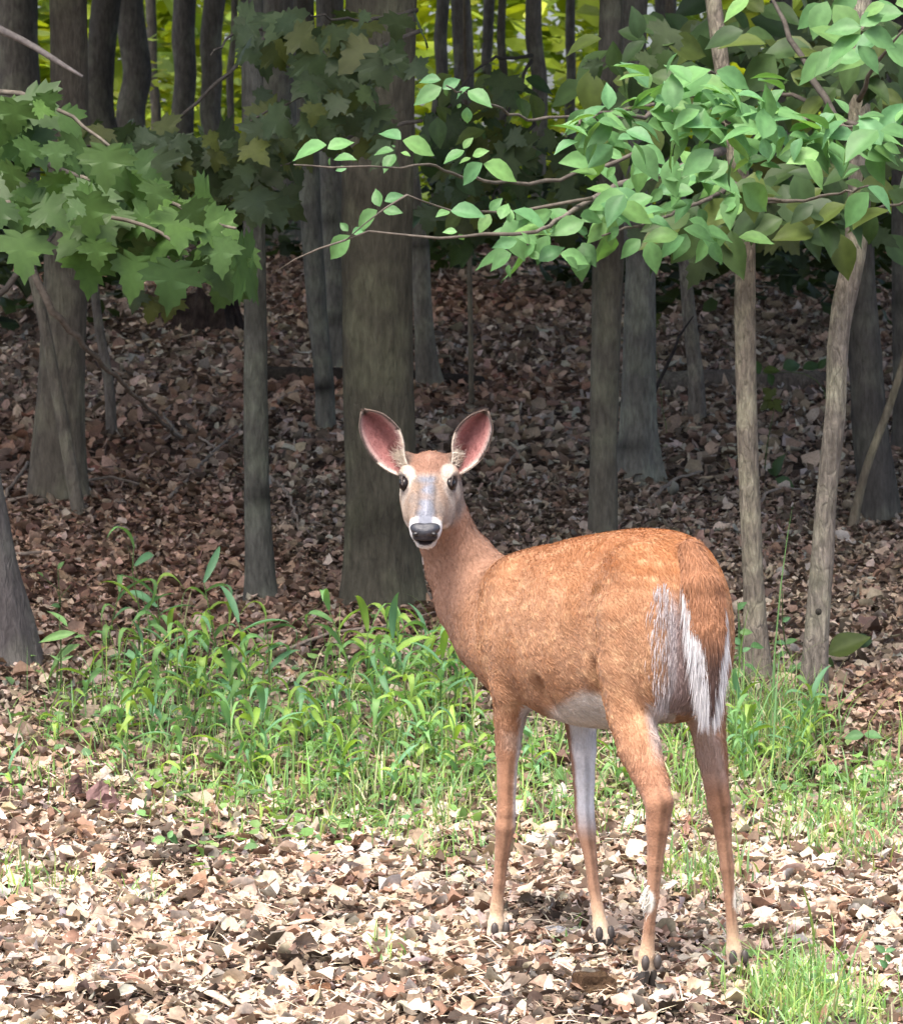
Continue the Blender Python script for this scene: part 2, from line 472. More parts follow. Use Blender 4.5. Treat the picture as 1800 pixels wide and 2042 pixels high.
# ================================================================ TRUNKS
def bark_mat(name, streak=.35, scale=14.0, bump=.9, fissure=.78):
    m = mat_tint(name, rough=.9, spec=.12)
    n, l = m.node_tree.nodes, m.node_tree.links
    p = [x for x in n if x.type == 'BSDF_PRINCIPLED'][0]
    at_ = [x for x in n if x.type == 'ATTRIBUTE'][0]
    tc = n.new('ShaderNodeTexCoord')
    mp = n.new('ShaderNodeMapping'); mp.inputs['Scale'].default_value = (1, 1, .30)
    l.new(tc.outputs['Object'], mp.inputs['Vector'])
    t1 = n.new('ShaderNodeTexNoise'); t1.inputs['Scale'].default_value = scale * 4; t1.inputs['Detail'].default_value = 6; t1.inputs['Roughness'].default_value = .65
    l.new(mp.outputs[0], t1.inputs['Vector'])
    t2 = n.new('ShaderNodeTexNoise'); t2.inputs['Scale'].default_value = scale * .55; t2.inputs['Detail'].default_value = 5
    l.new(tc.outputs['Object'], t2.inputs['Vector'])
    r1 = n.new('ShaderNodeMapRange'); r1.inputs[1].default_value = .3; r1.inputs[2].default_value = .7; r1.inputs[3].default_value = 1 - streak; r1.inputs[4].default_value = 1 + streak
    l.new(t1.outputs['Fac'], r1.inputs[0])
    s1 = n.new('ShaderNodeVectorMath'); s1.operation = 'SCALE'
    l.new(at_.outputs['Color'], s1.inputs[0])
    mp2 = n.new('ShaderNodeMapping'); mp2.inputs['Scale'].default_value = (1, 1, .22)
    l.new(tc.outputs['Object'], mp2.inputs['Vector'])
    nz = n.new('ShaderNodeTexNoise'); nz.inputs['Scale'].default_value = 18
    l.new(mp2.outputs[0], nz.inputs['Vector'])
    ad = n.new('ShaderNodeVectorMath'); ad.operation = 'MULTIPLY_ADD'; ad.inputs[1].default_value = (.05, .05, .05)
    l.new(nz.outputs['Color'], ad.inputs[0]); l.new(mp2.outputs[0], ad.inputs[2])
    vo = n.new('ShaderNodeTexVoronoi'); vo.feature = 'DISTANCE_TO_EDGE'; vo.inputs['Scale'].default_value = scale * 3.2
    l.new(ad.outputs[0], vo.inputs['Vector'])
    rf = n.new('ShaderNodeMapRange'); rf.inputs[1].default_value = .0; rf.inputs[2].default_value = .11; rf.inputs[3].default_value = fissure; rf.inputs[4].default_value = 1.0
    l.new(vo.outputs['Distance'], rf.inputs[0])
    ml = n.new('ShaderNodeMath'); ml.operation = 'MULTIPLY'
    l.new(r1.outputs[0], ml.inputs[0]); l.new(rf.outputs[0], ml.inputs[1])
    l.new(ml.outputs[0], s1.inputs['Scale'])
    # lichen bloom: paler grey-green patches that belong to the bark
    r2 = n.new('ShaderNodeMapRange'); r2.inputs[1].default_value = .47; r2.inputs[2].default_value = .62; r2.inputs[3].default_value = 0; r2.inputs[4].default_value = .85
    l.new(t2.outputs['Fac'], r2.inputs[0])
    mx = n.new('ShaderNodeMix'); mx.data_type = 'RGBA'
    l.new(r2.outputs[0], mx.inputs[0]); l.new(s1.outputs[0], mx.inputs[6])
    s2 = n.new('ShaderNodeVectorMath'); s2.operation = 'MULTIPLY'; s2.inputs[1].default_value = (1.45, 1.55, 1.4)
    l.new(s1.outputs[0], s2.inputs[0]); l.new(s2.outputs[0], mx.inputs[7])
    l.new(mx.outputs[2], p.inputs['Base Color'])
    b = n.new('ShaderNodeBump'); b.inputs['Strength'].default_value = bump; b.inputs['Distance'].default_value = .01
    l.new(ml.outputs[0], b.inputs['Height']); l.new(b.outputs[0], p.inputs['Normal'])
    return m

def tube(pts, rad, nseg=14, rough=.04, colr=(.1, .1, .09), seed=0, marks=(), flare=None, cap=True):
    pts = np.asarray(pts, float); rad = np.asarray(rad, float)
    r = np.random.default_rng(seed)
    T = np.gradient(pts, axis=0); T /= np.linalg.norm(T, axis=1)[:, None] + 1e-9
    ref = np.array([1.0, 0, 0]) if abs(T[0, 0]) < .8 else np.array([0, 1.0, 0])
    A = ref - T * (T @ ref)[:, None]; A /= np.linalg.norm(A, axis=1)[:, None]
    B = np.cross(T, A)
    th = np.linspace(0, 2 * np.pi, nseg, endpoint=False)
    V = pts[:, None] + rad[:, None, None] * (np.cos(th)[None, :, None] * A[:, None] + np.sin(th)[None, :, None] * B[:, None])
    V = V.reshape(-1, 3)
    rr = np.repeat(rad, nseg)
    ctr = np.repeat(pts, nseg, 0)
    out = (V - ctr) / rr[:, None]
    w = np.array([1, 1, .35])
    nz = (vnoise(V * w + seed * 1.7, 1.2 / max(rad.max(), .02)) - .5) * 1.6 + (vnoise(V * w + seed, 3.5 / max(rad.max(), .02)) - .5)
    V = V + out * (rr * rough * nz)[:, None]
    if flare is not None:
        h = (ctr[:, 2] - pts[0, 2])
        lob = np.tile(1 + .55 * np.cos(th * flare[1] + flare[2]) + .3 * np.cos(th * (flare[1] + 2) + 1), len(pts))
        V = V + out * (flare[0] * np.exp(-h / flare[3]) * np.clip(lob, .1, 2))[:, None] * np.array([1, 1, .2])
    C = np.tile(np.asarray(colr, float), (len(V), 1))
    C *= (.8 + .4 * vnoise(V * w, .8 / max(rad.max(), .02)))[:, None]
    for zc, zr, amt, a0 in marks:
        g = np.exp(-((ctr[:, 2] - zc + .25 * zr * np.tile(np.sin(th * 2 + a0), len(pts))) / zr) ** 2) * amt * (.4 + .6 * np.clip(np.tile(np.cos(th - a0), len(pts)), 0, 1))
        C *= (1 - np.clip(g, 0, .85))[:, None]
        V = V + out * (rr * .06 * g)[:, None]
    n = len(pts)
    G = np.arange(n * nseg).reshape(n, nseg)
    G2 = np.roll(G, -1, 1)
    Q = np.stack([G[:-1], G2[:-1], G2[1:], G[1:]], -1).reshape(-1, 4)
    if cap:
        V = np.vstack([V, pts[0], pts[-1]]); C = np.vstack([C, C[0], C[-1]])
        t0 = [(G2[0, k], G[0, k], len(V) - 2) for k in range(nseg)]
        t1 = [(G[-1, k], G2[-1, k], len(V) - 1) for k in range(nseg)]
        return V, [Q, np.array(t0 + t1)], C
    return V, [Q], C

def resample(pts, rad, step):
    pts, rad = np.asarray(pts, float), np.asarray(rad, float)
    d = np.concatenate([[0], np.cumsum(np.linalg.norm(np.diff(pts, axis=0), axis=1))])
    n = max(4, int(d[-1] / step))
    t = np.linspace(0, d[-1], n)
    if len(pts) > 2:
        P = np.stack([spline(t, d, pts[:, i]) for i in range(3)], -1)
    else:
        P = np.stack([np.interp(t, d, pts[:, i]) for i in range(3)], -1)
    return P, np.maximum(np.interp(t, d, rad), .0015)

CROWN_MESHES = []
TRUNK_FEET = []
def crown_meshes():
    mat = mat_tint('canopy_leaf', rough=.55, spec=.3, trans=.35, tcol=(1.3, 1.35, .6), noise=.15, nscale=9)
    for k in range(3):
        n = 1000
        d = rng.normal(0, 1, (n, 3)); d /= np.linalg.norm(d, axis=1)[:, None]
        cl = rng.normal(0, 1, (26, 3)); cl /= np.linalg.norm(cl, axis=1)[:, None]; cl *= rng.uniform(.5, 1, (26, 1)) ** .5
        P = cl[rng.integers(0, 26, n)] + rng.normal(0, .20, (n, 3))
        P = P * np.array([2.6, 2.6, 2.0])
        P[:, 2] = np.maximum(P[:, 2], -2.1)
        c = pick([(.055, .10, .03), (.075, .13, .04), (.04, .08, .028)], [1, 1, 1], n)
        V, Fs, C = scatter(P, rng.uniform(.22, .42, n), rng.uniform(.6, .9, n), rng.uniform(0, .9, n), c, .3, .3)
        # limbs inside the crown
        me = mesh_np('crown', V, Fs, C, smooth=False)
        me.materials.append(mat)
        CROWN_MESHES.append(me)

def add_crown(root, loc, scale=1.0, k=0):
    c = obj('crown', CROWN_MESHES[k % 3], root)
    c.location = [float(v) for v in (np.asarray(loc) - np.array(root.location))]
    c.scale = (scale, scale, scale)
    c.rotation_euler = (0, 0, k * 1.3)
    return c

def make_tree(name, label, stations, mat, colr, top=7.0, seed=1, flare=0.5, group='trunks of the shaded wood', marks=0, crown=True, depth=None, nseg=18, rough=.05, cscale=1.0, cat='tree', base_y=None):
    """stations: (photo row, left edge, right edge) from the ground up."""
    st = sorted(stations, key=lambda s: -s[0])
    b = hit((st[0][1] + st[0][2]) / 2, st[0][0]) if depth is None else None
    Y = float(b[1]) if depth is None else depth
    pts, rad = [], []
    for k, (py, x0, x1) in enumerate(st):
        p = at((x0 + x1) / 2, py, Y)
        pts.append(p); rad.append((x1 - x0) / 2 * Y / F_PX)
    pts = np.array(pts); rad = np.array(rad)
    pts[0, 2] = float(ground_z(pts[0, 0], Y)) - .06
    f_amt = max(0.0, rad[0] - rad[1])
    rad[0] = rad[1] * 1.04
    # on up out of the frame
    if pts[-1, 2] < top:
        k = max(1, len(pts) - 3)
        d = (pts[-1] - pts[k - 1]); d /= max(d[2], .05)
        d[:2] = np.clip(d[:2], -.25, .25)
        hgt = top - pts[-1, 2]
        for j in (.33, .66, 1.0):
            pts = np.vstack([pts, pts[-1] + d * hgt / 3 * np.array([.8, .8, 1])]); rad = np.append(rad, rad[-1] * .86)
    P, Rr = resample(pts, rad, max(.05, rad.max() * .7))
    if Y < 24: TRUNK_FEET.append((pts[0, 0], Y, rad[1] + f_amt * .8))
    root = empty(name, (pts[0, 0], Y, float(ground_z(pts[0, 0], Y))))
    tag(root, label, cat, group)
    mk = []
    rs = np.random.default_rng(seed)
    for _ in range(marks):
        mk.append((pts[0, 2] + rs.uniform(.1, 2.0), rs.uniform(.006, .022), rs.uniform(.3, .8), rs.uniform(3.6, 5.8)))
    V, Fs, C = tube(P, Rr, nseg, rough, colr, seed, mk, (f_amt * 1.1 + rad[1] * .08, int(rs.integers(3, 6)), rs.uniform(0, 6), .10 + rad[1] * .6))
    obj('trunk', mesh_np('trunk', V - np.array(root.location), Fs, C), root, mat)
    if crown:
        add_crown(root, P[-1] + np.array([0, 1.4 if Y < 13.2 else .5, .9]), cscale, seed)
    return root, P, Rr

def stick(name, label, cat, pts, rad, mat, colr, group=None, seed=0, parent=None, nseg=7):
    P, Rr = resample(pts, rad, .05)
    if len(P) > 5:
        P[1:-1] += np.random.default_rng(seed).normal(0, .0035, (len(P) - 2, 3))
    o0 = P[0]
    V, Fs, C = tube(P, Rr, nseg, .12, colr, seed)
    if parent is not None:
        return obj(name, mesh_np(name, V - np.array(parent.location), Fs, C), parent, mat)
    o = obj(name, mesh_np(name, V - o0, Fs, C), None, mat)
    o.location = [float(v) for v in o0]
    return tag(o, label, cat, group)

# ================================================================ LEAVES
def leaf_ovate(seed, colr, w=.30, droop=.25):
    r = np.random.default_rng(seed)
    ys = np.array([0, .08, .22, .40, .60, .78, .91, 1.0])
    ws = np.array([.02, .34, .78, 1.0, .86, .52, .18, .0]) * w
    V, C = [], []
    fo = r.uniform(.15, .4); tw = r.normal(0, .12)
    for y, a in zip(ys, ws):
        for s in (-1, -.5, 0, .5, 1):
            x = s * a
            ripple = .012 * math.sin(y * 30 + abs(s) * 3) * abs(s)
            V.append((x, y, abs(x) * fo - y * y * droop + ripple + x * y * tw))
            c = np.array(colr) * (1.18 if s == 0 else 1.0) * (1 + .10 * math.cos(y * 44 - abs(s) * 4))
            C.append(c)
    G = np.arange(len(ys) * 5).reshape(-1, 5)
    Q = np.stack([G[:-1, :-1], G[:-1, 1:], G[1:, 1:], G[1:, :-1]], -1).reshape(-1, 4)
    return mesh_np('leaf', np.array(V), Q, np.clip(C, 0, 1))

def leaf_maple(seed, colr, droop=.22):
    r = np.random.default_rng(seed)
    half = [(0, 0), (.10, -.05), (.27, -.09), (.24, .03), (.40, .02), (.36, .12), (.56, .24), (.44, .29), (.47, .39), (.28, .38), (.22, .44), (.25, .60), (.17, .62), (.16, .76), (.07, .82), (0, 1.0)]
    half = [(x * 1.28 * (1 + r.normal(0, .04)), y + r.normal(0, .012)) for x, y in half]
    pts = half[:-1] + [half[-1]] + [(-x, y) for x, y in half[1:-1]][::-1]
    ctr = [(0, .12), (0, .30), (0, .5)]
    P = np.array(pts + ctr)
    n = len(pts)
    fo = r.uniform(.02, .16); tw = r.normal(0, .12)
    z = np.abs(P[:, 0]) * fo - (P[:, 1] ** 2) * droop * .6 + P[:, 0] * P[:, 1] * tw - np.abs(P[:, 0]) ** 2 * r.uniform(0, .3)
    V = np.column_stack([P, z])
    T = []
    def cen(y): return n + (0 if y < .2 else 1 if y < .42 else 2)
    for k in range(n):
        a, b = k, (k + 1) % n
        ca, cb = cen(P[a, 1]), cen(P[b, 1])
        T.append((a, b, ca)[::1])
        if ca != cb: T.append((b, cb, ca))
    T += [(n, n + 1, 0)] if False else []
    C = np.tile(np.array(colr), (len(V), 1))
    C[n:] *= 1.12
    C[:n] *= r.uniform(.84, 1.10, (n, 1))
    me = mesh_np('leaf', V, np.array(T), np.clip(C, 0, 1))
    return me

def leaf_matrix(p, d, nrm, size):
    d = np.asarray(d, float); d = d / (np.linalg.norm(d) + 1e-9)
    nrm = np.asarray(nrm, float); nrm = nrm - d * (nrm @ d); nrm /= np.linalg.norm(nrm) + 1e-9
    x = np.cross(d, nrm)
    M = Matrix.Identity(4)
    for i in range(3):
        M[i][0] = x[i] * size; M[i][1] = d[i] * size; M[i][2] = nrm[i] * size; M[i][3] = p[i]
    return M

def add_leaf(me, parent, p, d, nrm, size, origin):
    o = bpy.data.objects.new('leaf', me)
    COL.objects.link(o)
    o.parent = parent
    o.matrix_local = leaf_matrix(np.asarray(p) - origin, d, nrm, size)
    return o
# ================================================================ DEER
DEER_O = np.array([0.314, 9.1, 0.0])
DEER_RZ = math.radians(117.0)
_c, _s = math.cos(DEER_RZ), math.sin(DEER_RZ)

def to_local(p):
    q = np.asarray(p, float) - DEER_O
    return np.stack([q[..., 0]*_c + q[..., 1]*_s, -q[..., 0]*_s + q[..., 1]*_c, q[..., 2]], -1)

def to_world(q):
    q = np.asarray(q, float)
    return np.stack([q[..., 0]*_c - q[..., 1]*_s, q[..., 0]*_s + q[..., 1]*_c, q[..., 2]], -1) + DEER_O

def on_plane(px, py, left):
    """Deer-local point seen at (px,py) on the plane a given distance left of the animal's mid-line."""
    d = ray(px, py)
    nrm = np.array([-_s, _c, 0.0])
    o = np.array([0, 0, CAM_H])
    t = (left - (o - DEER_O) @ nrm) / (d @ nrm)
    return to_local(o + d * t), t

def px_chain(rows):
    pts, rad = [], []
    for px, py, l, w in rows:
        p, t = on_plane(px, py, l)
        pts.append(p)
        rad.append(w * 0.5 * t / F_PX)
    return np.array(pts), np.array(rad)

HIND_L = px_chain([(1262,1235,.070,150.0),(1256,1330,.080,128.0),(1258,1425,.088,93.0),(1275,1495,.092,82.0),(1300,1560,.093,64.0),(1314,1603,.093,56.2),(1311,1650,.094,45.0),(1306,1720,.094,31.5),(1301,1790,.094,25.2),(1294,1850,.095,22.5),(1289,1905,.095,31.0),(1287,1935,.095,33.0)])
HIND_R = px_chain([(1388,1240,-.070,100),(1396,1340,-.086,92),(1408,1430,-.095,74.0),(1417,1500,-.105,57.0),(1425,1560,-.115,45.0),(1433,1608,-.12,44.7),(1441,1660,-.125,33.3),(1449,1730,-.13,27.0),(1455,1790,-.135,22.5),(1459,1850,-.14,22.5),(1463,1895,-.145,31.0),(1466,1925,-.15,33.0)])
FORE_L = px_chain([(1045,1290,.075,125.0),(1026,1370,.085,96.0),(1016,1430,.09,60.0),(1012,1500,.09,46.0),(1010,1560,.09,38.0),(1009,1618,.09,37.0),(1007,1648,.09,40.0),(1001,1700,.09,28.8),(995,1760,.09,24.3),(990,1810,.09,25.2),(989,1840,.09,30.6),(987,1862,.09,35.0)])
FORE_R = px_chain([(1150,1380,-.075,80.0),(1158,1440,-.075,60.0),(1162,1500,-.073,51.0),(1164,1560,-.07,42.0),(1165,1615,-.068,38.0),(1168,1652,-.067,39.0),(1177,1710,-.066,25.2),(1184,1770,-.065,23.4),(1191,1812,-.064,24.3),(1197,1848,-.063,29.7),(1201,1872,-.063,34.0)])
NECK = px_chain([(1004,1240,.0,228),(958,1190,.02,186),(921,1130,.05,146),(895,1078,.08,117),(880,1028,.105,104),(869,980,.125,98),(863,955,.135,92)])

# torso stations: forward, top, bottom, half width
TS = np.array([
    (-.385,.775,.665,.004),(-.372,.825,.600,.050),(-.345,.856,.560,.082),(-.30,.882,.535,.098),(-.2,.898,.515,.113),(-.1,.893,.493,.129),
    (0,.880,.484,.141),(.1,.866,.482,.145),(.2,.847,.492,.137),(.28,.826,.512,.12),(.34,.775,.54,.10),(.39,.715,.575,.075),(.425,.67,.625,.02)])

HOLLOWS = [(1168, 1275, .172, (.055, .046, .12), .05), (1180, 1395, .128, (.020, .045, .075), .022), (1074, 1405, .128, (.022, .034, .06), .02), (1120, 1120, .135, (.10, .030, .03), .05)]
# head frame
HEAD_PITCH = math.radians(29)
HEAD_YAW = math.radians(3)
H0 = to_local(at(857, 947, 9.50))
def _dir(v):
    v = np.asarray(v, float)
    return np.array([v[0]*_c + v[1]*_s, -v[0]*_s + v[1]*_c, v[2]])
_cy, _sy = math.cos(HEAD_YAW), math.sin(HEAD_YAW)
HH = _dir((-_sy * math.cos(HEAD_PITCH), -_cy * math.cos(HEAD_PITCH), -math.sin(HEAD_PITCH)))   # along the face to the nose
HU = _dir((-_sy * math.sin(HEAD_PITCH), -_cy * math.sin(HEAD_PITCH), math.cos(HEAD_PITCH)))    # out of the forehead
HS = _dir((_cy, -_sy, 0.0))                                       # across the face
HT = np.array([
    (-.085,.006,-.02,.008),(-.07,.016,-.045,.036),(-.045,.028,-.066,.052),(-.015,.034,-.080,.058),(.02,.038,-.086,.0615),(.05,.038,-.084,.061),
    (.085,.034,-.074,.050),(.125,.026,-.060,.0395),(.165,.019,-.050,.0345),(.19,.013,-.046,.0335),(.207,.006,-.042,.029),(.219,-.006,-.034,.017),(.225,-.014,-.024,.004)])

def head_coords(P):
    d = P - H0
    return d @ HH, d @ HS, d @ HU

def sd_chain(P, pts, rad, squash=None):
    best = None
    for a, b, ra, rb in zip(pts[:-1], pts[1:], rad[:-1], rad[1:]):
        ba = b - a
        t = np.clip(((P - a) @ ba) / (ba @ ba), 0, 1)
        d = np.linalg.norm(P - a - t[:, None] * ba, axis=1) - (ra + (rb - ra) * t)
        best = d if best is None else smin(best, d, 0.006)
    return best

def smin(a, b, k):
    h = np.clip(0.5 + 0.5 * (b - a) / k, 0, 1)
    return b + (a - b) * h - k * h * (1 - h)

def smax(a, b, k):
    return -smin(-a, -b, k)

def sd_ell(P, c, r, axes=None):
    d = P - np.asarray(c)
    if axes is not None: d = d @ np.asarray(axes).T
    r = np.asarray(r, float)
    k0 = np.linalg.norm(d / r, axis=1)
    k1 = np.linalg.norm(d / (r * r), axis=1) + 1e-9
    return k0 * (k0 - 1) / k1

def sd_loft(t, lat, up, T, egg=0.0):
    x = np.clip(t, T[0, 0], T[-1, 0])
    top, bot, w = (spline(x, T[:, 0], T[:, i]) for i in (1, 2, 3))
    w = np.maximum(w, 0.003)
    hz = np.maximum((top - bot) / 2, 0.003)
    zc = (top + bot) / 2
    zn = (up - zc) / hz
    we = w * (1 - egg * np.clip(zn, -1, 1))
    q = np.sqrt((lat / we) ** 2 + zn ** 2)
    d = (q - 1) * np.minimum(we, hz)
    out = np.abs(t - x)
    return np.where(out > 0, np.sqrt(np.maximum(d, 0) ** 2 + out ** 2) + np.minimum(d, 0) * 0, d)

def sd_deer(P):
    f, l, z = P[:, 0], P[:, 1], P[:, 2]
    d = sd_loft(f, l, z, TS, 0.16)
    # haunches, shoulders
    d = smin(d, sd_ell(P, (-.235, .066, .700), (.135, .058, .165)), .05)
    d = smin(d, sd_ell(P, (-.235, -.050, .705), (.125, .055, .165)), .05)
    d = smin(d, sd_ell(P, (.275, .075, .66), (.085, .056, .15)), .04)
    d = smin(d, sd_ell(P, (.275, -.075, .66), (.085, .056, .15)), .04)
    d = smin(d, sd_ell(P, (.378, .01, .605), (.062, .085, .10)), .045)          # breast
    d = smin(d, sd_chain(P, NECK[0], NECK[1]), .06)
    d = smin(d, sd_ell(P, (.325, .012, .755), (.10, .075, .058)), .055)
    # flank fold in front of the stifle
    fk, _ = on_plane(1190, 1330, .10)
    d = smin(d, sd_chain(P, np.array([fk, HIND_L[0][2]]), np.array([.02, .03])), .03)
    # hollow of the flank, crease before the thigh, gap behind the elbow, faint ribs
    for (hx, hy, hl, rr, k) in HOLLOWS:
        d = smax(d, -sd_ell(P, on_plane(hx, hy, hl)[0], rr), k)
    d = d + .0016 * np.sin(f * 78 + z * 10) * np.exp(-((f - .10) / .10) ** 2 - ((z - .66) / .09) ** 2)
    for ch in (HIND_L, HIND_R, FORE_L, FORE_R):
        d = smin(d, sd_chain(P, ch[0], ch[1]), .016)
    # point of hock and achilles, carpus bump
    for ch, out in ((HIND_L, (-.018, 0, .012)), (HIND_R, (-.018, 0, .012))):
        hk = ch[0][5] + np.array(out)
        th = ch[0][3] + np.array((-.03, 0, .02))
        d = smin(d, sd_chain(P, np.array([th, hk]), np.array([.014, .013])), .016)
    # head
    t, s, u = head_coords(P)
    h = sd_loft(t, s, u, HT, -0.02)
    for sg in (-1, 1):
        brow = H0 + HH * .034 + HS * (sg * .048) + HU * .022
        h = smin(h, sd_ell(P, brow, (.024, .016, .018), (HH, HS, HU)), .014)
        sock = H0 + HH * .055 + HS * (sg * .060) + HU * .020
        h = smax(h, -sd_ell(P, sock, (.016, .013, .012), (HH, HS, HU)), .008)
        cheek = H0 + HH * .075 + HS * (sg * .034) + HU * -.045
        h = smin(h, sd_ell(P, cheek, (.045, .018, .03), (HH, HS, HU)), .02)
        earb = H0 + HH * -.030 + HS * (sg * .052) + HU * .012
        h = smin(h, sd_ell(P, earb, (.020, .019, .024), (HH, HS, HU)), .022)
    # lips: the mouth line and the chin below it
    mouth = H0 + HH * .218 + HU * -.028
    h = smax(h, -sd_ell(P, mouth, (.022, .021, .0045), (HH, HS, HU)), .004)
    chin = H0 + HH * .193 + HU * -.044
    h = smin(h, sd_ell(P, chin, (.022, .022, .010), (HH, HS, HU)), .008)
    d = smin(d, h, .022)
    return d

def surface_net(fn, lo, hi, step, block=16):
    lo, hi = np.array(lo, float), np.array(hi, float)
    n = np.ceil((hi - lo) / step / block).astype(int) * block + 1
    vol = np.ones(n, np.float32)
    nb = (n - 1) // block
    bi = np.stack(np.meshgrid(*[np.arange(k) for k in nb], indexing='ij'), -1).reshape(-1, 3)
    ctr = lo + (bi + .5) * block * step
    dc = np.abs(fn(ctr))
    keep = bi[dc < block * step * 0.87 + 0.02]
    g = np.arange(block + 1)
    loc = np.stack(np.meshgrid(g, g, g, indexing='ij'), -1).reshape(-1, 3)
    # sign of the blocks skipped
    for b, v in zip(bi, fn(ctr)):
        if v < 0:
            vol[b[0]*block:(b[0]+1)*block+1, b[1]*block:(b[1]+1)*block+1, b[2]*block:(b[2]+1)*block+1] = -1
    for k in range(0, len(keep), 24):
        kb = keep[k:k + 24]
        idx = (kb[:, None, :] * block + loc[None]).reshape(-1, 3)
        vol[idx[:, 0], idx[:, 1], idx[:, 2]] = fn(lo + idx * step)
    ins = vol < 0
    c = [ins[i:n[0]-1+i, j:n[1]-1+j, k2:n[2]-1+k2] for i in (0, 1) for j in (0, 1) for k2 in (0, 1)]
    cnt = sum(x.astype(np.int8) for x in c)
    act = np.argwhere((cnt > 0) & (cnt < 8))
    vid = -np.ones(tuple(n - 1), np.int32)
    vid[act[:, 0], act[:, 1], act[:, 2]] = np.arange(len(act))
    acc = np.zeros((len(act), 3)); ac = np.zeros(len(act))
    cs = [np.array((i, j, k2)) for i in (0, 1) for j in (0, 1) for k2 in (0, 1)]
    for a in range(8):
        for b in range(a + 1, 8):
            if np.abs(cs[a] - cs[b]).sum() != 1: continue
            ia, ib = act + cs[a], act + cs[b]
            va, vb = vol[ia[:, 0], ia[:, 1], ia[:, 2]], vol[ib[:, 0], ib[:, 1], ib[:, 2]]
            m = (va < 0) != (vb < 0)
            t = np.where(m, va / (va - vb + 1e-12 * (~m)), 0)
            acc += np.where(m[:, None], cs[a] + (cs[b] - cs[a]) * t[:, None], 0)
            ac += m
    V = lo + (act + acc / ac[:, None]) * step
    quads = []
    for ax in range(3):
        o1, o2 = [(1, 2), (2, 0), (0, 1)][ax]
        sl0 = [slice(1, n[i] - 1) for i in range(3)]; sl0[ax] = slice(0, n[ax] - 1)
        sl1 = list(sl0); sl1[ax] = slice(1, n[ax])
        A, B = ins[tuple(sl0)], ins[tuple(sl1)]
        e = np.argwhere(A != B)
        off = np.array([1, 1, 1]); off[ax] = 0
        e = e + off
        flip = ~ins[e[:, 0], e[:, 1], e[:, 2]]
        d1 = np.zeros(3, int); d1[o1] = 1
        d2 = np.zeros(3, int); d2[o2] = 1
        gv = lambda q: vid[q[:, 0], q[:, 1], q[:, 2]]
        q = np.stack([gv(e - d1 - d2), gv(e - d2), gv(e), gv(e - d1)], 1)
        q[flip] = q[flip][:, ::-1]
        quads.append(q)
    return V, np.concatenate(quads)

def mixc(a, b, t):
    t = np.asarray(t)[:, None]
    return a * (1 - t) + np.asarray(b) * t

def chain_dist(P, ch):
    return sd_chain(P, ch[0], ch[1])

